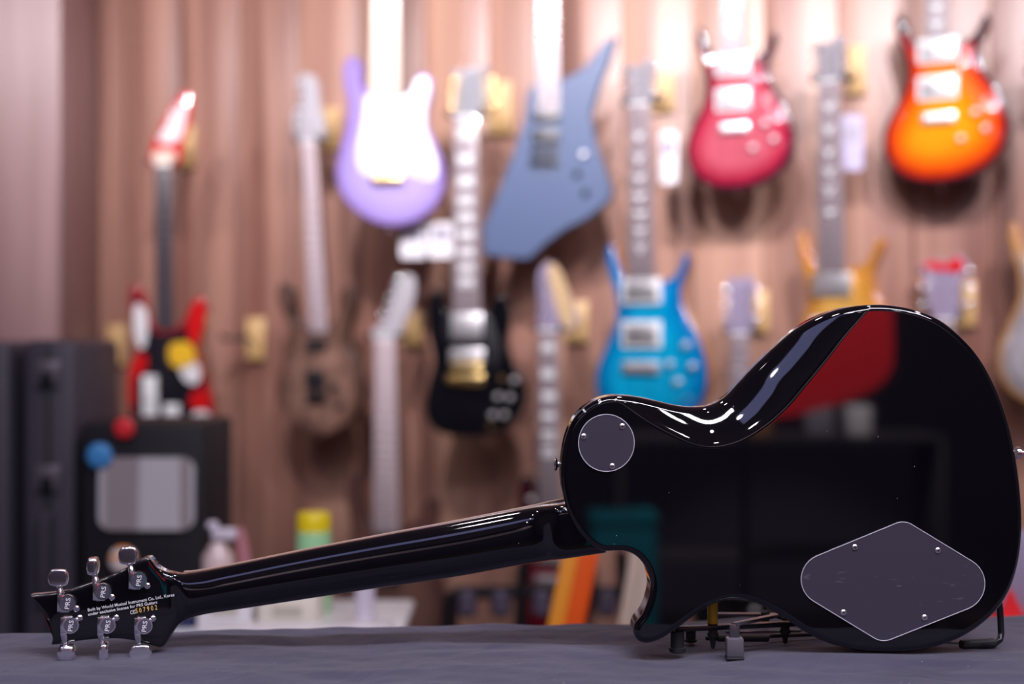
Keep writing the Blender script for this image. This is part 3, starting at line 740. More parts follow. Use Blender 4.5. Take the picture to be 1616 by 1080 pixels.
def wall_guitar(name, label, ax, D, rdeg, body=None, bbox=None, body_mat=None, side_mat=None, smooth=True, neck=None, neck_mat=None, nut=None, head=None, head_mat=None,
                pickups=(), bridge=(), knobs=(), inlays=(), guard=None, guard_mat=None, tuners=(), hanger=None, dome=0., inlay_shape='dot', decals=(), hang_out=None, group=None, cat='guitar', roundr=.006, frets=True, base_y=None, head_decals=()):
    """all measures given as photo pixels, turned into metres at the guitar's own distance D; ax = pixel of its axis"""
    u = (ax-808)/F; al = math.atan(u)+math.radians(rdeg); k = F/D; kx = k*(math.cos(al)+u*math.sin(al))
    if bbox:
        x0, y0, x1, y1 = bbox; fx = (x1-x0)/630; fy = (y1-y0)/870
        mp = lambda p: (x0+(p[0]-95)*fx, y0+(p[1]-42)*fy)
        body = [mp(p) for p in PRS_T]
    by = base_y or max(p[1] for p in body)
    lc = lambda px, py: ((px-ax)/kx, (by-py)/k)
    base = P(ax, by, D)
    t = empty(name, base, -al); tag(t, label, cat, group)
    ol = np.array([lc(*p) for p in body])
    ol = catmull(ol, 6) if smooth else resample(ol, .008)
    B = slab_body('body', ol, .042, roundr, body_mat, t, dome=dome, grid=.014, step=.007, nr=4, side_mat=side_mat)
    yf = -dome
    if guard is not None:
        g = catmull([lc(*p) for p in guard], 5); pg = [tuple(p) for p in resample(g, .006)]
        MB().prism(pg if area2(np.array(pg)) > 0 else pg[::-1], yf-.0025, yf+.001, .0008).build('pickguard', guard_mat or white_plastic, t); yf -= .0025
    for (pts, m_, nm) in decals:
        g = resample(catmull([lc(*p) for p in pts], 4), .006); pg = [tuple(p) for p in g]
        MB().prism(pg if area2(g) > 0 else pg[::-1], yf-.0014, yf+.0004).build(nm, m_, t)
    # neck: (x_bottom, y_bottom, x_top, y_top, w_bottom px, w_top px)
    if neck:
        xb, yb, xt, yt, wb_, wt = neck
        zb = lc(xb, yb); zt = lc(xt, yt); hw0 = wb_/2/kx; hw1 = wt/2/kx
        ny = yf-.006
        pts = []
        for (c, hw, th) in ((zb, hw0, .02), (zt, hw1, .017)):
            for i in range(9):
                a_ = PI*i/8; pts.append((c[0]+hw*math.cos(a_), ny+.005+th*math.sin(a_), c[1]))
        fs = [(i, i+1, 9+i+1, 9+i) for i in range(8)]+[(0, 9, 17, 8), tuple(range(8, -1, -1)), tuple(range(9, 18))]
        nk = MB().add(pts, fs).build('neck', neck_wood if neck_mat is not maple else maple, t)
        fbp = [(zb[0]-hw0, zb[1]), (zb[0]+hw0, zb[1]), (zt[0]+hw1, zt[1]), (zt[0]-hw1, zt[1])]
        MB().prism(fbp, ny, ny+.0055, .001).build('fretboard', neck_mat or pale_board, nk)
        if frets:
            fr = MB(); Ls = (zt[1]-zb[1])
            for j in range(1, 23):
                s = (1-2**(-j/12))/(1-2**(-22/12))*.985
                zz = zt[1]-Ls*s; xx = zt[0]+(zb[0]-zt[0])*s; hw = hw1+(hw0-hw1)*s
                fr.box((xx, ny-.0006, zz), (hw*1.96, .0022, .0028))
            o = fr.build('frets', fret_m, nk, smooth=False); o['kind'] = 'stuff'
        sb = MB()
        for q in range(6):
            e = (q-2.5)/2.5*.8
            hy = zb[1]-(.17 if bridge else .02)
            sb.cyl((zt[0]+e*hw1, ny-.003, zt[1]), (zb[0]+e*hw0*1.1, ny-.004, max(hy, .02)), .0006, n=4)
        o = sb.build('strings', fret_m, t, smooth=False); o['kind'] = 'stuff'
        for (ix, iy) in inlays:
            c = lc(ix, iy)
            if inlay_shape == 'block': MB().box((c[0], ny-.0004, c[1]), (hw1*1.35, .0016, .024), .0004).build('inlay', pearl, nk)
            elif inlay_shape == 'bird': MB().prism([(c[0]-.018, c[1]+.010), (c[0]-.006, c[1]-.005), (c[0], c[1]-.015), (c[0]+.007, c[1]-.004), (c[0]+.018, c[1]+.012), (c[0]+.002, c[1]+.006)], ny-.001, ny+.001).build('inlay', pearl, nk)
            else: MB().cyl((c[0], ny-.001, c[1]), (c[0], ny+.001, c[1]), .004).build('inlay', pearl, nk)
        hp = head or [(xt+dx*wt/36, yt+dy*.95) for dx, dy in PRS_HEAD]
        hh = catmull([lc(*p) for p in hp], 4); hh = resample(hh, .005); hg = [tuple(p) for p in hh]
        if area2(hh) < 0: hg = hg[::-1]
        H = MB().prism(hg, ny+.004, ny+.019, .0015).build('headstock', head_mat or mat('dark_gloss_head', (.3, .28, .31), .12, coat=1.), t)
        for (pts_, m_, nm_) in head_decals:
            g = resample(catmull([lc(*p) for p in pts_], 4), .005); MB().prism([tuple(p) for p in (g if area2(g) > 0 else g[::-1])], ny+.0015, ny+.005).build(nm_, m_, H)
        MB().box((zt[0], ny-.001, zt[1]+.002), (hw1*2, .006, .006), .001).build('nut', white_plastic, t)
        tl = tuners
        if not tl:
            cx = sum(p[0] for p in hp)/len(hp); ys = [p[1] for p in hp]; y0_, y1_ = min(ys), max(ys)
            tl = [(cx+sd*abs(max(p[0] for p in hp)-cx)*1.05, y0_+(y1_-y0_)*f) for f in (.25, .5, .75) for sd in (-1, 1)]
        for (ix, iy) in tl:
            c = lc(ix, iy); 
            tb = MB().lathe((c[0], ny+.012, c[1]), (0, -1, 0), [(-.004, .004), (-.003, .0075), (.003, .0075), (.0045, .004)], 12)
            tb.build('tuner_button', gold if 'gold' in label else chrome, t)
            cc = sum(p[0] for p in hp)/len(hp); c2 = lc(ix+(cc-ix)*.4, iy)
            MB().lathe((c2[0], ny+.004, c2[1]), (0, -1, 0), [(0, .006), (.002, .0058), (.0022, .003), (.014, .003), (.015, .001)], 12).build('tuner_post', gold if 'gold' in label else chrome, t)
    if bbox:
        cx = x0+(383-95)*fx
        if not pickups: pickups = [(cx, y0+(258-42)*fy, 200*fx, 118*fy, 'c'), (cx, y0+(440-42)*fy, 200*fx, 118*fy, 'c')]
        if not bridge: bridge = [(cx+2, y0+(592-42)*fy, 165*fx, 52*fy, 'c')]
        if not knobs: knobs = [(x0+(570-95)*fx, y0+(575-42)*fy, 'c'), (x0+(500-95)*fx, y0+(700-42)*fy, 'c'), (x0+(620-95)*fx, y0+(660-42)*fy, 'c')]
    MM = {'c': satin, 'k': black_plastic, 'g': gold, 'w': white_plastic, 's': satin}
    for (px, py, w_, h_, mk) in pickups:
        c = lc(px, py); W = w_/kx; Hh = h_/k
        pu = MB().box((c[0], yf-.003, c[1]), (W, .008, Hh), .003).build('pickup', white_plastic if (mk == 'c') else MM[mk], t)
        if mk == 'c': MB().box((c[0], yf-.0065, c[1]), (W*.8, .006, Hh*.72), .002).build('pickup_cover', MM['s'], pu)
        pp = MB()
        for q in range(6): pp.cyl((c[0]+(q-2.5)*W*.125, yf-.0075, c[1]), (c[0]+(q-2.5)*W*.125, yf-.0105, c[1]), .0022, n=8)
        o = pp.build('pole_screws', black_plastic if mk == 'c' else fret_m, pu)
    for (px, py, w_, h_, mk) in bridge:
        c = lc(px, py); b = MB().box((c[0], yf-.005, c[1]), (w_/kx, .012, h_/k), .003)
        for q in range(6): b.box((c[0]+(q-2.5)*w_/kx*.14, yf-.013, c[1]), (w_/kx*.1, .006, h_/k*.7), .001)
        b.build('bridge', MM[mk], t)
    for (px, py, mk) in knobs:
        c = lc(px, py); MB().lathe((c[0], yf+.002, c[1]), (0, -1, 0), [(0, .0095), (.004, .0095), (.005, .0085), (.014, .0078), (.0155, .006), (.0158, .001)], 18).build('knob', MM[mk], t)
    MB().lathe((lc(ax, by)[0], .02, .002), (0, 0, -1), [(-.004, .006), (.001, .003), (.008, .004), (.011, .007), (.013, .003)], 12).build('strap_button', chrome, t)
    if hanger:
        hx, hy, hw_, hh_ = hanger[:4]
        bp = wallP(hx, hy, .0); h = empty('wall_hanger', bp, wang)
        tag(h, hanger[4], 'wall hanger', 'wooden block guitar hangers')
        sw, sh = hw_*bp.y/F, hh_*bp.y/F
        MB().box((0, -.012, 0), (sw, .024, sh), .003).build('wood_block', block_m, h)
        # yoke holds the neck just under the headstock
        wM = h.matrix_basis.inverted() if False else (Matrix.Translation(bp) @ Matrix.Rotation(wang, 4, 'Z')).inverted()
        tM = Matrix.Translation(base) @ Matrix.Rotation(-al, 4, 'Z')
        zt = lc(neck[2], neck[3]); hw1 = neck[5]/2/kx
        p0 = Vector((0, -.02, 0)); pc = wM @ (tM @ Vector((zt[0], .05, zt[1]+.012)))
        l_ = wM @ (tM @ Vector((zt[0]-hw1-.014, -.02, zt[1]+.006))); r_ = wM @ (tM @ Vector((zt[0]+hw1+.014, -.02, zt[1]+.006)))
        l2 = wM @ (tM @ Vector((zt[0]-hw1-.014, .045, zt[1]+.008))); r2 = wM @ (tM @ Vector((zt[0]+hw1+.014, .045, zt[1]+.008)))
        MB().tube([p0, (p0+pc)/2+Vector((0, 0, -.006)), pc], .004).build('rod', chrome_dull, h)
        MB().tube([l_+Vector((0, 0, .01)), l_, l2, pc, r2, r_, r_+Vector((0, 0, .01))], .0055).build('yoke', black_rubber, h)
    return t
black_lacquer2 = mat('black_gloss_finish', (.004, .004, .006), .1, coat=1., coat_rough=.05)
red_gloss = mat('red_gloss', (.62, .01, .012), .15, coat=1.)
natural = mat('natural_body_side', (.5, .2, .06), .3, coat=.6)
dark_side = mat('dark_body_side', (.05, .035, .06), .15, coat=1.)
wallhg = 'wooden wall hanger block holding the '
GG = 'guitars hanging on the wood wall'

# 1 red, black and white striped
white_gloss = mat('white_gloss', (.8, .78, .8), .2, coat=.6); yellow_gloss = mat('yellow_gloss', (.85, .5, .03), .2, coat=.5)
wall_guitar('wall_guitar', 'red black and white patterned electric guitar hanging above the silver-panelled cabinet', 262, 4.0, 18,
    body=[(213, 448), (225, 462), (234, 500), (248, 518), (272, 518), (288, 508), (300, 482), (314, 468), (325, 480), (323, 512), (313, 545), (318, 582), (332, 622), (336, 655), (322, 682), (290, 697), (255, 698), (220, 684), (204, 655), (202, 612), (211, 575), (214, 540), (206, 500), (204, 462)],
    body_mat=finish('striped_black', [(0, (.35, .01, .012)), (.12, (.3, .01, .02)), (.16, (.012, .01, .016))]), neck=(261, 520, 258, 262, 30, 24), neck_mat=dark_board_m,
    head=[(297, 145), (302, 160), (298, 195), (288, 228), (280, 262), (240, 262), (240, 232), (252, 205), (270, 170), (284, 150)], head_mat=red_gloss, head_decals=[([(294, 162), (292, 192), (282, 222), (258, 226), (250, 220), (262, 200), (278, 174)], white_gloss, 'head_face'), ([(244, 240), (276, 240), (276, 258), (244, 258)], mat('cream_gloss', (.75, .6, .5), .3), 'truss_cover')],
    pickups=[(237, 632, 24, 78, 'w')], bridge=[(272, 655, 24, 34, 'w')], knobs=[(262, 684, 'c')], tuners=[(248, 215), (258, 197), (268, 180), (278, 166), (288, 154)],
    decals=[([(301, 492), (313, 472), (322, 482), (320, 512), (312, 542), (298, 538)], red_gloss, 'red_stripe'), ([(208, 570), (228, 558), (232, 580), (214, 600), (212, 640), (206, 640)], red_gloss, 'red_stripe'),
            ([(214, 480), (228, 486), (233, 520), (226, 550), (217, 545)], white_gloss, 'white_stripe'), ([(268, 545), (300, 542), (308, 570), (290, 582), (268, 572)], yellow_gloss, 'yellow_patch'),
            ([(284, 584), (310, 572), (316, 596), (308, 606), (296, 604)], white_gloss, 'white_stripe'), ([(303, 620), (326, 616), (331, 640), (314, 648), (300, 640)], red_gloss, 'red_patch'), ([(304, 652), (328, 650), (329, 672), (310, 676)], white_gloss, 'white_patch')],
    hanger=(297, 232, 28, 66, wallhg+'red and black patterned guitar'), group=GG)
# white face of its headstock
# 2 brown natural-finish
wall_guitar('wall_guitar', 'dark brown wood-grained double-cutaway guitar, left of the purple guitar', 497, 3.97, 28,
    body=[(441, 446), (436, 470), (452, 508), (458, 544), (444, 580), (437, 622), (449, 652), (474, 679), (503, 689), (536, 679), (563, 645), (570, 611), (561, 572), (548, 544), (548, 515), (559, 478), (552, 452), (538, 458), (528, 500), (512, 517), (470, 512), (459, 470), (452, 449)],
    body_mat=finish('brown_burl', [(0, (.05, .02, .015)), (.12, (.20, .10, .075)), (.5, (.36, .2, .15))], .3, .4, noise=((12, 1, 4), .35)),
    neck=(503, 525, 488, 224, 27, 21), neck_mat=pale_neck, head=[(471, 121), (484, 115), (496, 121), (504, 165), (512, 208), (504, 226), (474, 226), (464, 205), (464, 175), (474, 160)], head_mat=mat('silver_grey_finish', (.45, .42, .46), .3, coat=.5),
    pickups=[(500, 545, 32, 18, 'k'), (498, 600, 30, 30, 'k')], bridge=[(500, 628, 30, 16, 'k')], knobs=[(530, 610, 'k'), (536, 640, 'k')], tuners=[(466, 212), (465, 196), (468, 180), (472, 164), (474, 148), (473, 134)],
    hanger=(525, 205, 29, 66, wallhg+'dark brown guitar'), inlays=[(492, 300), (496, 370), (499, 430)], group=GG)
# 3 purple with white guard
wall_guitar('wall_guitar', 'pale purple electric guitar with large white pickguard and white neck', 612, 3.78, 10,
    body=[(556, 88), (543, 100), (543, 134), (549, 160), (545, 200), (533, 246), (530, 280), (540, 310), (563, 335), (591, 351), (620, 357), (655, 350), (686, 327), (700, 295), (699, 260), (687, 227), (675, 200), (674, 176), (681, 148), (680, 126), (669, 116), (656, 123), (648, 142), (635, 152), (584, 146), (572, 130), (570, 100)],
    body_mat=finish('lilac_finish', [(0, (.2, .12, .42)), (.2, (.34, .25, .6)), (.6, (.42, .33, .66))]), side_mat=mat('purple_side', (.2, .11, .4), .15, coat=1.),
    guard=[(579, 152), (635, 154), (649, 145), (656, 128), (669, 122), (677, 134), (671, 176), (672, 207), (689, 258), (688, 280), (676, 286), (641, 274), (616, 273), (588, 279), (568, 267), (564, 240), (572, 197), (576, 169)],
    neck=(608, 152, 610, -130, 48, 38), neck_mat=maple, frets=False, head=[(592, -128), (585, -150), (592, -200), (600, -240), (622, -245), (636, -220), (640, -190), (634, -150), (628, -128)], head_mat=maple,
    pickups=[(610, 180, 46, 12, 'w'), (612, 208, 46, 12, 'w'), (616, 240, 46, 12, 'w')], bridge=[(612, 284, 50, 14, 'g')], knobs=[(650, 232, 'w'), (662, 252, 'w'), (670, 270, 'w')],
    tuners=[(588, -158), (589, -174), (591, -190), (594, -206), (597, -222), (600, -236)], hanger=(640, -150, 30, 66, wallhg+'pale purple guitar'), group=GG)
# 4 black with gold hardware
wall_guitar('wall_guitar', 'glossy black double-horned guitar with gold hardware and large block inlays', 738, 3.8, 14,
    body=[(687, 452), (674, 480), (677, 530), (684, 572), (674, 613), (671, 655), (686, 680), (741, 690), (790, 682), (822, 652), (828, 607), (812, 578), (801, 542), (806, 495), (796, 467), (781, 470), (767, 492), (750, 500), (715, 500), (702, 488), (696, 462)],
    body_mat=black_lacquer2, neck=(738, 505, 735, 186, 44, 36), inlay_shape='block', inlays=[(735, 212), (735, 253), (736, 287), (736, 317), (736, 345), (737, 372), (737, 398), (737, 423), (737, 446)],
    head=[(722, 188), (716, 160), (722, 130), (714, 108), (733, 112), (744, 104), (757, 110), (772, 104), (764, 132), (770, 160), (752, 188)], head_mat=mat('grey_gloss', (.3, .3, .33), .08, coat=1.),  # black headstock, its bright reflections put into a grey colour
    pickups=[(737, 515, 50, 40, 's'), (738, 562, 54, 22, 's')], bridge=[(736, 578, 54, 10, 'g'), (734, 600, 62, 18, 'g')], knobs=[(792, 598, 'g'), (812, 600, 'c'), (786, 626, 'c'), (805, 627, 'c'), (778, 655, 'c'), (796, 655, 'c'), (775, 674, 'g')],
    guard=[(706, 492), (768, 494), (780, 520), (790, 560), (776, 585), (758, 560), (740, 545), (704, 540)], guard_mat=black_plastic, tuners=[(714, 128), (712, 148), (712, 168), (776, 126), (778, 148), (778, 168)],
    hanger=(792, 172, 40, 82, wallhg+'black guitar with gold hardware'), group=GG)
# 5 slate blue angular
wall_guitar('wall_guitar', 'matte slate blue angular electric guitar with long pointed horn', 862, 3.78, 10,
    body=[(972, 60), (962, 96), (944, 143), (932, 183), (940, 228), (964, 300), (962, 318), (927, 346), (891, 363), (858, 387), (834, 410), (797, 407), (762, 401), (760, 359), (781, 310), (809, 240), (828, 183), (832, 143), (842, 131), (879, 130), (903, 118), (923, 106), (952, 70)],
    body_mat=mat('slate_blue_satin', (.07, .105, .205), .42), smooth=False, neck=(866, 180, 864, -120, 38, 30), neck_mat=pale_board,
    head=[(850, -118), (842, -150), (830, -180), (850, -215), (880, -190), (884, -150), (878, -118)],
    pickups=[(863, 185, 42, 18, 'k'), (862, 216, 44, 22, 'k')], bridge=[(860, 238, 44, 8, 'k'), (860, 256, 46, 12, 'k')], knobs=[(921, 246, 'c'), (911, 275, 'k'), (924, 305, 'k')],
    hanger=(890, -140, 30, 66, wallhg+'slate blue angular guitar'), inlays=[(864, 30), (865, 70), (865, 100)], group=GG)
# 6 bright blue
blue_fin = finish('blue_burst', [(0, (.0, .12, .42)), (.25, (.0, .25, .58)), (.7, (.0, .42, .74))], noise=((30, 1, 5), .75))
wall_guitar('wall_guitar', 'bright turquoise blue double-cutaway guitar with natural orange sides', 1017, 3.62, 27, bbox=(937, 384, 1113, 680), body_mat=blue_fin, side_mat=natural,
    neck=(1016, 462, 1012, 166, 42, 33), inlay_shape='bird', inlays=[(1013, 215), (1013, 250), (1014, 282), (1014, 312), (1015, 340), (1015, 366), (1015, 392)], dome=.010,
    pickups=[(1016, 460, 62, 40, 'c'), (1016, 528, 62, 42, 'c')], bridge=[(1016, 580, 58, 20, 'c')], knobs=[(1060, 575, 'c'), (1085, 545, 'c'), (1095, 578, 'c'), (1072, 602, 'c')],
    hanger=(1048, 148, 36, 58, wallhg+'turquoise blue guitar'), group=GG)
# 7 pink-red
red_fin = finish('red_burst', [(0, (.03, .005, .03)), (.08, (.05, .004, .02)), (.22, (.42, .012, .045)), (.7, (.52, .1, .14))], noise=((30, 1, 5), .8))
wall_guitar('wall_guitar', 'pinkish red double-cutaway guitar with dark edges, right of the slate blue guitar', 1160, 3.68, 14, bbox=(1080, 38, 1252, 300), body_mat=red_fin, side_mat=dark_side,
    neck=(1158, 98, 1155, -180, 36, 28), dome=.010, inlay_shape='bird', inlays=[(1157, 20), (1157, 50), (1156, -15)], hanger=(1190, -200, 30, 66, wallhg+'pinkish red guitar'), group=GG)
# 8 amber
amber_fin = finish('amber_burst', [(0, (.5, .2, .03)), (.3, (.66, .3, .05)), (.7, (.75, .42, .1))], noise=((30, 1, 5), .8))
wall_guitar('wall_guitar', 'amber double-cutaway guitar whose body is half hidden by the black guitar', 1316, 3.62, 27, bbox=(1238, 362, 1416, 660), body_mat=amber_fin, side_mat=natural,
    neck=(1316, 440, 1312, 130, 42, 33), inlay_shape='bird', inlays=[(1313, 170), (1313, 205), (1313, 240), (1314, 272), (1314, 302), (1315, 335)], dome=.010,
    pickups=[(1316, 450, 62, 38, 's'), (1316, 520, 62, 38, 'c')], hanger=(1352, 112, 28, 76, wallhg+'amber guitar'), group=GG)
# 9 sunburst
sun_fin = finish('sun_burst', [(0, (.015, .006, .02)), (.07, (.03, .005, .012)), (.16, (.4, .012, .006)), (.3, (.75, .06, .004)), (.6, (.82, .17, .004)), (.95, (.85, .3, .008))], noise=((26, 1, 5), .85))
wall_guitar('wall_guitar', 'orange sunburst double-cutaway guitar in the top right of the wall', 1482, 3.6, 14, bbox=(1390, 12, 1590, 290), body_mat=sun_fin, side_mat=dark_side,
    neck=(1480, 72, 1480, -190, 34, 27), dome=.010, inlay_shape='bird', inlays=[(1481, 14), (1481, 40), (1481, -20)], hanger=(1515, -210, 30, 66, wallhg+'orange sunburst guitar'), group=GG)
# 10 right edge
wall_guitar('wall_guitar', 'grey flame-top guitar with orange sides cut off by the right picture edge', 1650, 3.5, 20, bbox=(1570, 348, 1760, 642), body_mat=finish('grey_burst', [(0, (.6, .26, .06)), (.1, (.5, .28, .12)), (.22, (.4, .37, .4)), (.7, (.5, .47, .52))], noise=((26, 1, 5), .7)), side_mat=natural,
    neck=(1650, 440, 1648, 120, 36, 28), dome=.010, hanger=(1680, 100, 30, 66, wallhg+'guitar at the right picture edge'), group=GG)
# 11, 12 heads above the black guitar
wall_guitar('wall_guitar', 'guitar of which only a red-topped headstock shows above the black guitar at the right', 1490, 3.65, 14, bbox=(1405, 730, 1580, 985), body_mat=mat('wine_red_finish', (.2, .012, .02), .15, coat=1.), side_mat=dark_side,
    neck=(1490, 800, 1492, 506, 36, 28), head=[(1476, 508), (1466, 490), (1462, 462), (1458, 436), (1452, 418), (1474, 408), (1494, 414), (1512, 402), (1526, 418), (1518, 440), (1514, 470), (1516, 492), (1506, 508)], head_mat=mat('purple_grey_gloss', (.3, .25, .36), .12, coat=1.),
    head_decals=[([(1456, 418), (1474, 411), (1494, 417), (1512, 406), (1522, 418), (1516, 430), (1494, 428), (1472, 426)], red_gloss, 'red_tip')], decals=[], hanger=(1524, 480, 30, 70, wallhg+'red-topped headstock'), group=GG)
wall_guitar('wall_guitar', 'guitar of which only a dark headstock and neck show right of the blue guitar', 1166, 3.7, 14, bbox=(1085, 780, 1250, 1020), body_mat=black_lacquer2, side_mat=dark_side,
    neck=(1166, 850, 1168, 528, 36, 28), head=[(1152, 530), (1144, 508), (1150, 485), (1148, 455), (1152, 436), (1168, 442), (1184, 434), (1190, 455), (1186, 485), (1192, 508), (1180, 530)], head_mat=MATS['purple_grey_gloss'],
    hanger=(1200, 492, 28, 66, wallhg+'dark headstock right of the blue guitar'), inlays=[(1167, 584)], group=GG)
# 13
wall_guitar('wall_guitar', 'dark red and black guitar with pale inlaid neck, partly behind the black guitar body', 866, 3.72, 22,
    body=[(824, 752), (836, 756), (846, 790), (858, 806), (884, 806), (900, 790), (912, 760), (926, 758), (930, 800), (920, 850), (934, 900), (936, 960), (915, 1000), (870, 1010), (830, 1000), (812, 955), (816, 900), (828, 850), (816, 800)],
    body_mat=finish('black_cherry', [(0, (.01, .006, .01)), (.12, (.04, .004, .01)), (.5, (.18, .008, .02))]), neck=(868, 800, 866, 522, 36, 30), inlay_shape='block', inlays=[(866, 548), (866, 590), (867, 626), (867, 658), (867, 688), (867, 714)],
    head=[(849, 432), (858, 418), (874, 416), (892, 455), (912, 510), (896, 524), (852, 524), (850, 480)], head_mat=MATS['purple_grey_gloss'], head_decals=[([(866, 420), (878, 418), (908, 512), (894, 520)], mat('pale_wood_gloss', (.6, .42, .24), .3, coat=.5), 'wood_stripe')], tuners=[(852, 440), (850, 452), (850, 466), (850, 480), (850, 494), (850, 508)],
    pickups=[(868, 830, 46, 24, 's'), (868, 880, 46, 24, 's')], bridge=[(868, 915, 46, 14, 'c')], knobs=[(838, 790, 's'), (905, 930, 'c')], hanger=(912, 508, 36, 64, wallhg+'dark red guitar'), group=GG)
# 14
wall_guitar('wall_guitar', 'brown guitar hanging low behind the neck of the black guitar, with a long pale neck', 610, 3.9, 20,
    body=[(550, 748), (561, 750), (568, 790), (584, 830), (634, 832), (656, 818), (672, 787), (684, 784), (688, 812), (672, 862), (690, 910), (700, 960), (688, 1010), (650, 1038), (600, 1045), (556, 1028), (532, 985), (532, 935), (550, 885), (553, 835), (545, 780)],
    body_mat=finish('cocoa_finish', [(0, (.05, .02, .02)), (.15, (.12, .055, .045)), (.6, (.2, .1, .08))], .35, .4), neck=(610, 842, 608, 536, 40, 30), neck_mat=pale_neck,
    head=[(592, 537), (588, 522), (605, 505), (618, 478), (627, 450), (636, 434), (650, 436), (655, 452), (649, 486), (636, 515), (626, 537)], head_mat=MATS['silver_grey_finish'], tuners=[(600, 500), (608, 485), (614, 470), (620, 455), (626, 442)],
    pickups=[(610, 860, 44, 22, 'k'), (610, 915, 44, 22, 'k')], bridge=[(610, 950, 44, 14, 'k')], hanger=(654, 518, 33, 54, wallhg+'low brown guitar'), inlays=[(609, 600), (609, 660), (610, 710), (610, 750)], group=GG)
# empty hangers
for (hx, hy, lb) in ((187, 545, 'empty wooden wall hanger block left of the patterned guitar'), (407, 535, 'empty wooden wall hanger block left of the dark brown guitar')):
    bp = wallP(hx, hy); h = empty('wall_hanger', bp, wang); tag(h, lb, 'wall hanger', 'wooden block guitar hangers')
    MB().box((0, -.012, 0), (.056, .024, .125), .003).build('wood_block', block_m, h)
    MB().tube([(0, -.02, 0), (0, -.08, -.004), (0, -.11, 0)], .004).build('rod', chrome_dull, h)
    MB().tube([(-.035, -.17, .014), (-.035, -.165, 0), (-.03, -.12, 0), (0, -.11, 0), (.03, -.12, 0), (.035, -.165, 0), (.035, -.17, .014)], .0055).build('yoke', black_rubber, h)
# hanging price tags
card_m = mat('white_card', (.8, .77, .82), .35, coat=.3)
def price_tag(px, py, w, h, D, label, m=card_m, lobes=1):
    t = empty('price_tag', P(px, py, D), math.radians(-12)); tag(t, label, 'tag')
    k = F/D; W, H = w/k, h/k
    for i in range(lobes):
        xx = (i-(lobes-1)/2)*W/lobes
        pl = fillet([(xx-W/lobes/2+.003, -H/2), (xx+W/lobes/2-.003, -H/2), (xx+W/lobes/2-.003, H/2), (xx-W/lobes/2+.003, H/2)], [.01]*4, 4)
        MB().prism([tuple(p) for p in pl], 0, .0015).build('card', m, t)
        MB().box((xx, -.0006, H*.18), (W/lobes*.6, .0008, H*.3)).build('printed_block', mat('grey_print', (.33, .3, .38), .5), t)
    MB().cyl((0, .0008, H/2-.003), (.004, .01, H/2+.05), .0008, n=6).build('string', white_plastic, t)
price_tag(674, 380, 92, 56, 3.83, 'pair of white price cards hanging under the purple guitar', lobes=2)
price_tag(1055, 248, 32, 84, 3.7, 'pale tall price card hanging right of the turquoise guitar neck')
price_tag(1345, 225, 38, 88, 3.68, 'lilac tall price card hanging right of the amber guitar neck', mat('lilac_card', (.42, .38, .55), .4))

# ------------------------------------------------------------------ things standing at the left
case_m = mat('black_case_vinyl', (.05, .042, .064), .5)
def upright_case(px0, px1, pytop, D, label):
    a = P(px0, pytop, D); b = P(px1, pytop, D); cx = (a.x+b.x)/2; W = b.x-a.x; H = a.z
    t = empty('guitar_case', (cx, D+.17, 0), 0); tag(t, label, 'guitar case', 'upright guitar cases')
    MB().box((0, 0, H/2), (W*.94, .34, H), .018).build('shell', case_m, t)
    MB().box((0, -.0, H/2), (.008, .345, H*.99), .003).build('seam', black_metal, t)
    for py in (590, 755):
        z = CZ-(py-540)/F*D
        l = MB().box((0, -.175, z), (.052, .014, .055), .004).build('latch', mat('case_latch', (.2, .18, .22), .35, .6), t)
        MB().box((0, -.185, z-.01), (.022, .01, .03), .003).build('clasp', black_metal, l)
    z = CZ-(880-540)/F*D
    MB().tube([(0, -.17, z+.09), (0, -.2, z+.08), (0, -.205, z), (0, -.2, z-.08), (0, -.17, z-.09)], .012).build('handle', case_m, t)
    return t
upright_case(32, 122, 536, 3.0, 'dark grey guitar case standing upright with two latches, right one of the pair')
upright_case(-72, 18, 538, 3.0, 'dark guitar case standing upright, cut off by the left picture edge')

DC = 2.95
a = P(128, 668, DC); b = P(322, 668, DC); cab = empty('cabinet', ((a.x+b.x)/2, DC+.15, 0)); tag(cab, 'black upright cabinet with a rounded silver panel, beside the guitar cases', 'cabinet')
W = b.x-a.x; CO = cab.location.copy()
MB().box((0, 0, a.z/2), (W, .3, a.z), .012).build('carcass', mat('cabinet_black', (.012, .011, .016), .55, spec=.3), cab)
panel_m = mat('brushed_silver_panel', (.7, .66, .7), .3, .35)
def prism_px(pts, D, th, m, nm, parent, O, bev=.002):
    pl = [(P(x, y, D).x, P(x, y, D).z) for x, y in pts]; 
    if area2(np.array(pl)) < 0: pl = pl[::-1]
    return MB().prism(pl, D-th, D+.001, bev).build(nm, m, parent, O)
nt = panel_m.node_tree
tc = nd(nt, 'ShaderNodeTexCoord'); mp = nd(nt, 'ShaderNodeMapping'); mp.inputs['Scale'].default_value = (22, 1, .2); nz = nd(nt, 'ShaderNodeTexNoise'); nz.inputs['Scale'].default_value = 1.2
cr = nd(nt, 'ShaderNodeValToRGB'); cr.color_ramp.elements[0].position = .47; cr.color_ramp.elements[1].position = .53; cr.color_ramp.elements[0].color = (.5, .43, .46, 1); cr.color_ramp.elements[1].color = (.85, .82, .88, 1)  # reflection bands painted as pale and darker noise stripes
for x, y in ((tc.outputs['Object'], mp.inputs[0]), (mp.outputs[0], nz.inputs['Vector']), (nz.outputs[0], cr.inputs[0]), (cr.outputs[0], bsdf(panel_m).inputs['Base Color'])): nt.links.new(x, y)
prism_px([tuple(p) for p in fillet([(158, 722), (308, 722), (308, 836), (158, 836)], [20]*4, 6)], DC, .012, panel_m, 'silver_panel', cab, CO)
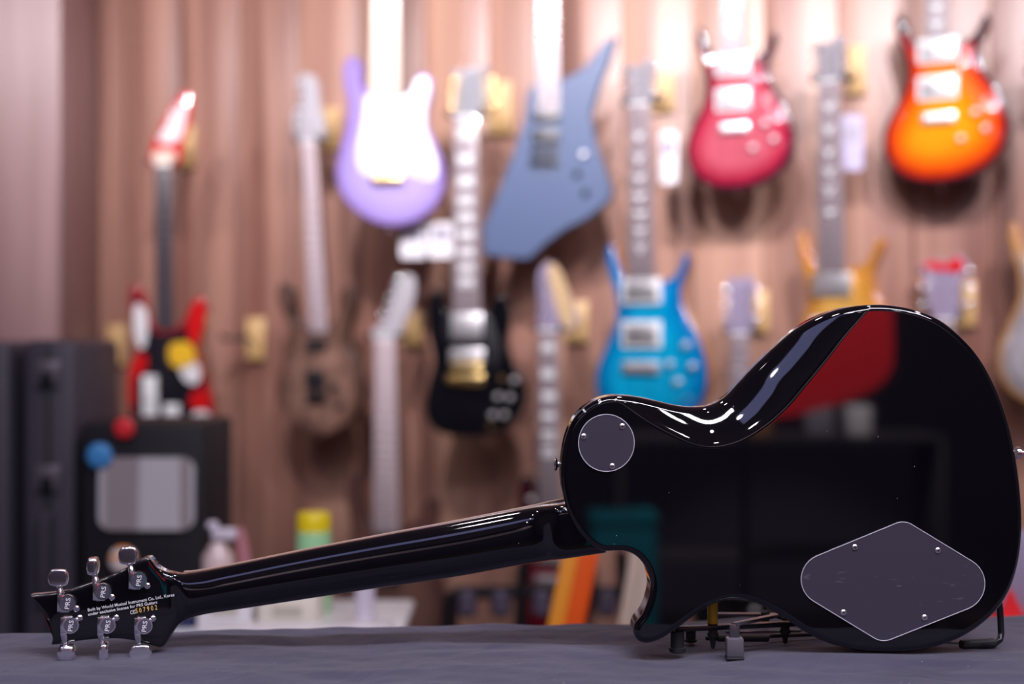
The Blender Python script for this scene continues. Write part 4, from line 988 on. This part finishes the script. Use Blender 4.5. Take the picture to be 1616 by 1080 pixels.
MB().box((0, -.15, P(0, 870, DC).z), (W*.62, .006, .004), .001).build('drawer_gap', black_metal, cab)
def ball(px, py, r, D, m, nm, label, cat, base=None):
    c = P(px, py, D); R = r*D/F; pr = [(-R+R*(1-math.cos(t)), R*math.sin(t)+1e-5) for t in np.linspace(0, PI, 14)]
    o = MB().lathe((0, 0, 0), (0, -1, 0), [(-R*.35*math.cos(t), max(R*math.sin(t)**.5, 1e-4)) for t in np.linspace(0.02, PI-.02, 14)], 24).build(nm, m, cab); o.location = c-CO
    tag(o, label)
ball(157, 720, 21, DC-.012, mat('sky_blue_plastic', (.06, .28, .65), .4), 'badge', 'round sky blue badge', 'badge')
ball(196, 676, 17, DC-.012, mat('red_plastic', (.75, .03, .04), .4), 'badge', 'round red badge', 'badge')
ball(194, 884, 22, DC-.012, mat('orange_white', (.85, .35, .1), .4), 'badge', 'round orange and white badge', 'badge')
noise_mix(MATS['orange_white'], (.9, .3, .04), (.85, .8, .82), (1, 1, 30), 1.5, 0, .45, .55)

# ------------------------------------------------------------------ low white table with odds and ends
DT = 2.6
zt = P(0, 985, DT).z
a = P(262, 985, DT); b = P(640, 985, DT)
lt = empty('side_table', ((a.x+b.x)/2, 2.62, 0)); tag(lt, 'low white side table behind the counter', 'table')
W = b.x-a.x
MB().box((0, 0, zt-.012), (W, .46, .024), .008).build('tabletop', white_plastic, lt)
for sx in (-1, 1):
    for sy in (-1, 1): MB().cyl((sx*(W/2-.03), sy*.2, 0), (sx*(W/2-.03), sy*.2, zt-.02), .012).build('leg', white_metal, lt)
def on_table(name, label, cat, px, D, build):
    x = P(px, 0, D).x; t = empty(name, (x, D, zt)); tag(t, label, cat); build(t, D); return t
def px_h(py, D): return CZ-(py-540)/F*D-zt
def can(t, D):
    r = 27.5*D/F; h = px_h(808, D)
    MB().lathe((0, 0, 0), (0, 0, 1), [(0, r*.95), (.004, r), (h*.80, r), (h*.815, r*.96)], 28).build('can_body', mat('pale_green_tin', (.35, .68, .36), .3, coat=.5), t)
    MB().lathe((0, 0, h*.81), (0, 0, 1), [(0, r*.98), (h*.15, r*.97), (h*.18, r*.88), (h*.19, r*.7)], 28).build('cap', mat('yellow_cap', (.85, .66, .01), .35), t)
on_table('spray_can', 'spray can with yellow cap and pale green body behind the guitar neck', 'spray can', 495, 2.72, can)
def bottle(t, D):
    r = 26*D/F; h = px_h(822, D)
    MB().lathe((0, 0, 0), (0, 0, 1), [(0, r*.9), (.005, r), (h*.6, r*.95), (h*.72, r*.5), (h*.76, r*.42)], 24).build('bottle_body', mat('pinkish_clear_plastic', (.72, .55, .55), .25, coat=.5), t)
    MB().box((.012, 0, h*.85), (r*1.5, r*.8, h*.13), .006).box((-.01, 0, h*.95), (r*.7, r*.6, h*.09), .006).build('spray_head', mat('pale_lilac_plastic', (.72, .66, .78), .3), t)
on_table('spray_bottle', 'pale pink spray bottle with lilac trigger head beside the black cabinet', 'bottle', 344, 2.74, bottle)
def rodt(t, D):
    h = px_h(832, D); MB().lathe((.012, 0, 0), (-.03, 0, h), [(0, .012), (h*.9, .013), (h*.99, .011), (h, .006)], 16).build('stick', mat('dusty_pink', (.5, .2, .24), .5), t)
on_table('marker_stick', 'dusty pink stick standing between the spray bottle and the can', 'stick', 390, 2.77, rodt)
def boxw(w, h0, m, dp=.1):
    def f(t, D):
        h = px_h(h0, D); MB().box((0, 0, h/2), (w*D/F, dp, h), .004).build('carton', m, t); MB().box((0, -dp/2-.0005, h*.5), (w*D/F*.5, .001, h*.3)).build('print_panel', mat('pale_print', (.55, .5, .42), .5), t)
    return f
on_table('carton', 'white carton under the neck near the headstock', 'box', 362, 2.60, boxw(84, 925, mat('white_carton', (.84, .8, .84), .5)))
on_table('carton', 'cream carton under the middle of the neck', 'box', 460, 2.60, boxw(92, 930, mat('cream_carton', (.82, .76, .66), .5)))
def cup(t, D):
    r = 17*D/F; h = px_h(905, D); MB().lathe((0, 0, 0), (0, 0, 1), [(0, r*.85), (h, r), (h, r*.93), (.01, r*.78)], 22).build('cup_body', mat('pale_lilac_cup', (.68, .62, .74), .35), t)
    MB().tube([(r*math.cos(q)*1., r*math.sin(q), h) for q in np.linspace(0, 2*PI, 24, endpoint=False)], .002, 6, True).build('rim', MATS['pale_lilac_cup'], t)
on_table('paper_cup', 'tall pale lilac cup under the guitar neck', 'cup', 576, 2.60, cup)
def pile(t, D):
    for i in range(4):
        MB().box((random.uniform(-.006, .006), 0, .0035+i*.0062), (.36-.012*i, .09, .0055), .0015, Matrix.Rotation(.02*i-.03, 3, 'Z')).build('sheet_stack', card_m, t)
on_table('paper_pile', 'low pile of white papers along the counter edge', 'papers', 468, 2.46, pile)
def navy(t, D): h = px_h(930, D); MB().box((0, 0, h/2), (44*D/F, .08, h), .004).build('box_shell', mat('navy_card', (.01, .02, .09), .5), t); MB().box((0, -.0405, h*.8), (30*D/F, .001, .012)).build('stripe', mat('teal_print', (.02, .2, .22), .5), t)
on_table('navy_box', 'small navy box behind the headstock end of the neck', 'box', 292, 2.60, navy)

# ------------------------------------------------------------------ black tube rack, orange and cream posts behind the horn
DR = 3.1
rk = empty('guitar_rack', (P(860, 0, DR).x, DR, 0)); tag(rk, 'black tubular guitar rack standing on the floor under the wall guitars', 'guitar rack'); RO = rk.location.copy()
def rt(pts, r=.012, nm='rail', m=black_metal): MB().tube([P(*p) for p in pts], r, 10).build(nm, m, rk, RO)
def floor_px(D): return 540+CZ*F/D
rt([(706, 960, DR), (710, 942, DR), (722, 934, DR), (860, 932, DR), (1040, 936, DR)]); rt([(715, 940, DR+.3), (860, 935, DR+.3), (1040, 936, DR+.3)])
rt([(706, 955, DR), (700, floor_px(DR)-6, DR)], .013, 'upright'); rt([(828, 880, DR), (800, floor_px(DR)-6, DR)], .014, 'upright'); rt([(980, 870, DR), (1010, floor_px(DR)-6, DR)], .013, 'upright'); rt([(715, 940, DR+.3), (715, floor_px(DR+.3)-6, DR+.3)], .013, 'upright'); rt([(1040, 936, DR+.3), (1040, floor_px(DR+.3)-6, DR+.3)], .013, 'upright')
for px in (737, 790, 855, 958):
    c = P(px, 945, DR); MB().lathe(c+Vector((0, 0, .02)), (0, 0, -1), [(0, .012), (.01, .022), (.05, .022), (.06, .012)], 14).build('rubber_pad', mat('purple_grey_rubber', (.09, .07, .11), .6), rk, RO)
def slant_post(px_t, py_t, px_b, w, D, m, m2, label):
    fy = floor_px(D); sl = (px_b-px_t)/(985-py_t); xb = px_t+sl*(fy-py_t)
    a = P(px_t, py_t, D); b = P(xb, fy-2, D); t = empty('slanted_post', (b.x, D, 0)); tag(t, label, 'post')
    d = (b-a); x = d.normalized(); y = Vector((0, 1, 0)); z = x.cross(y).normalized(); M = Matrix((x, y, z)).transposed()
    W = w*D/F
    MB().box((a+b)/2+z*W*.25, (d.length-.02, .02, W*.55), .002, M).build('front_board', m, t, (b.x, D, 0)); MB().box((a+b)/2-z*W*.25+Vector((0, .012, 0)), (d.length-.02, .02, W*.5), .002, M).build('rear_board', m2, t, (b.x, D, 0))
slant_post(935, 780, 893, 54, 2.7, mat('orange_board', (.85, .1, .006), .4), mat('amber_board', (.85, .32, .03), .4), 'slanted bright orange post seen through the cutaway of the black guitar')  # one orange board, lit and shaded faces painted as two colours
slant_post(1030, 790, 998, 42, 2.85, mat('cream_board', (.6, .48, .4), .5), MATS['cream_board'], 'slanted cream post seen beside the horn of the black guitar')
# right edge, behind the counter
DE = 2.4
fz = P(0, 972, DE).z
rb = empty('red_box', (P(1612, 0, DE).x, DE, 0)); tag(rb, 'red topped box peeping out right of the black guitar', 'box')
MB().box((0, 0, fz/2), (.13, .2, fz), .004).build('box_shell', mat('red_box_card', (.6, .03, .03), .5), rb)
sgn = empty('folded_bag', (P(1618, 0, DE).x, DE+.02, fz)); tag(sgn, 'lilac bag with a red triangle standing on the red box', 'bag')
MB().box((0, 0, .07), (.1, .06, .14), .012).build('bag_body', mat('lilac_fabric', (.3, .26, .38), .7), sgn)
c = [(-.05, .0), (-.005, .0), (-.03, .05)]; MB().prism(c, -.033, -.03).build('red_triangle', MATS['red_plastic'], sgn)

# ------------------------------------------------------------------ unseen things added behind the camera to shape the lacquer's reflections
YR = -1.6; DV = 2*YB-YR
def RQ(px, py): p = P(px, py, DV); return (p.x, p.z)
ban = empty('red_banner', (RQ(1300, 600)[0], YR, 0)); tag(ban, 'red cloth banner behind the camera, mirrored in the black lacquer', 'banner')  # invented red shape, placed where the lacquer mirrors it
bp = catmull([RQ(*p) for p in [(1215, 470), (1280, 440), (1380, 445), (1402, 465), (1408, 520), (1404, 585), (1380, 612), (1330, 634), (1280, 648), (1225, 658), (1195, 640), (1190, 560)]], 5)
MB().prism([tuple(p) for p in (bp if area2(bp) > 0 else bp[::-1])], -.012, .012).build('cloth_panel', mat('banner_red', (.75, .006, .012), .7), ban, (ban.location.x, 0, 0))
MB().cyl((-.25, .03, .01), (-.25, .03, 1.0), .012).build('pole', black_metal, ban); MB().cyl((-.25, .03, 0), (-.25, .03, .02), .14, n=28).build('base', black_metal, ban)
tb = empty('storage_box', (RQ(978, 0)[0], YR+.1, 0)); tag(tb, 'teal storage box behind the camera, mirrored near the neck joint', 'box')  # invented for the teal patch mirrored in the body
MB().box((0, 0, .265), (.2, .2, .53), .02).build('box_body', mat('teal_plastic', (.01, .42, .5), .5), tb); MB().box((0, 0, .545), (.205, .205, .03), .01).build('lid', MATS['teal_plastic'], tb)
struct(MB().box((0, -2.96, 2.05), (6.6, .08, .55), .01).build('trim_1', mat('pale_pink_paint', (.75, .6, .66), .6)))  # pale board added so the carve crease has something bright to mirror
sh = empty('shelf', (.9, -2.1, 0)); tag(sh, 'dark shelf unit behind the camera', 'shelf')  # shelf and cartons are invented for the small mirrored blobs
for z in (.35, .75): MB().box((0, 0, z), (1.1, .3, .02), .002).build('board', dark_board, sh)
for x in (-.54, .54): MB().box((x, 0, .37), (.02, .3, .74), .002).build('side_panel', dark_board, sh)
for (px, py0, w, lb, m) in ((1352, 690, .075, 'white carton on the shelf behind the camera', MATS['white_carton']), (1290, 700, .09, 'grey carton on the shelf behind the camera', mat('grey_carton', (.3, .28, .33), .5)), (1190, 700, .10, 'brown carton on the shelf behind the camera', mat('brown_carton', (.4, .18, .08), .5))):
    D = 2*YB+2.0; x = (px-808)/F*D; z = CZ-(py0-540)/F*D; t = empty('shelf_carton', (x, -2.0, .76)); tag(t, lb, 'box')
    MB().box((0, 0, (z-.76)/2 if z > .8 else .05), (w, .1, max(z-.76, .1)), .003).build('carton_body', m, t)
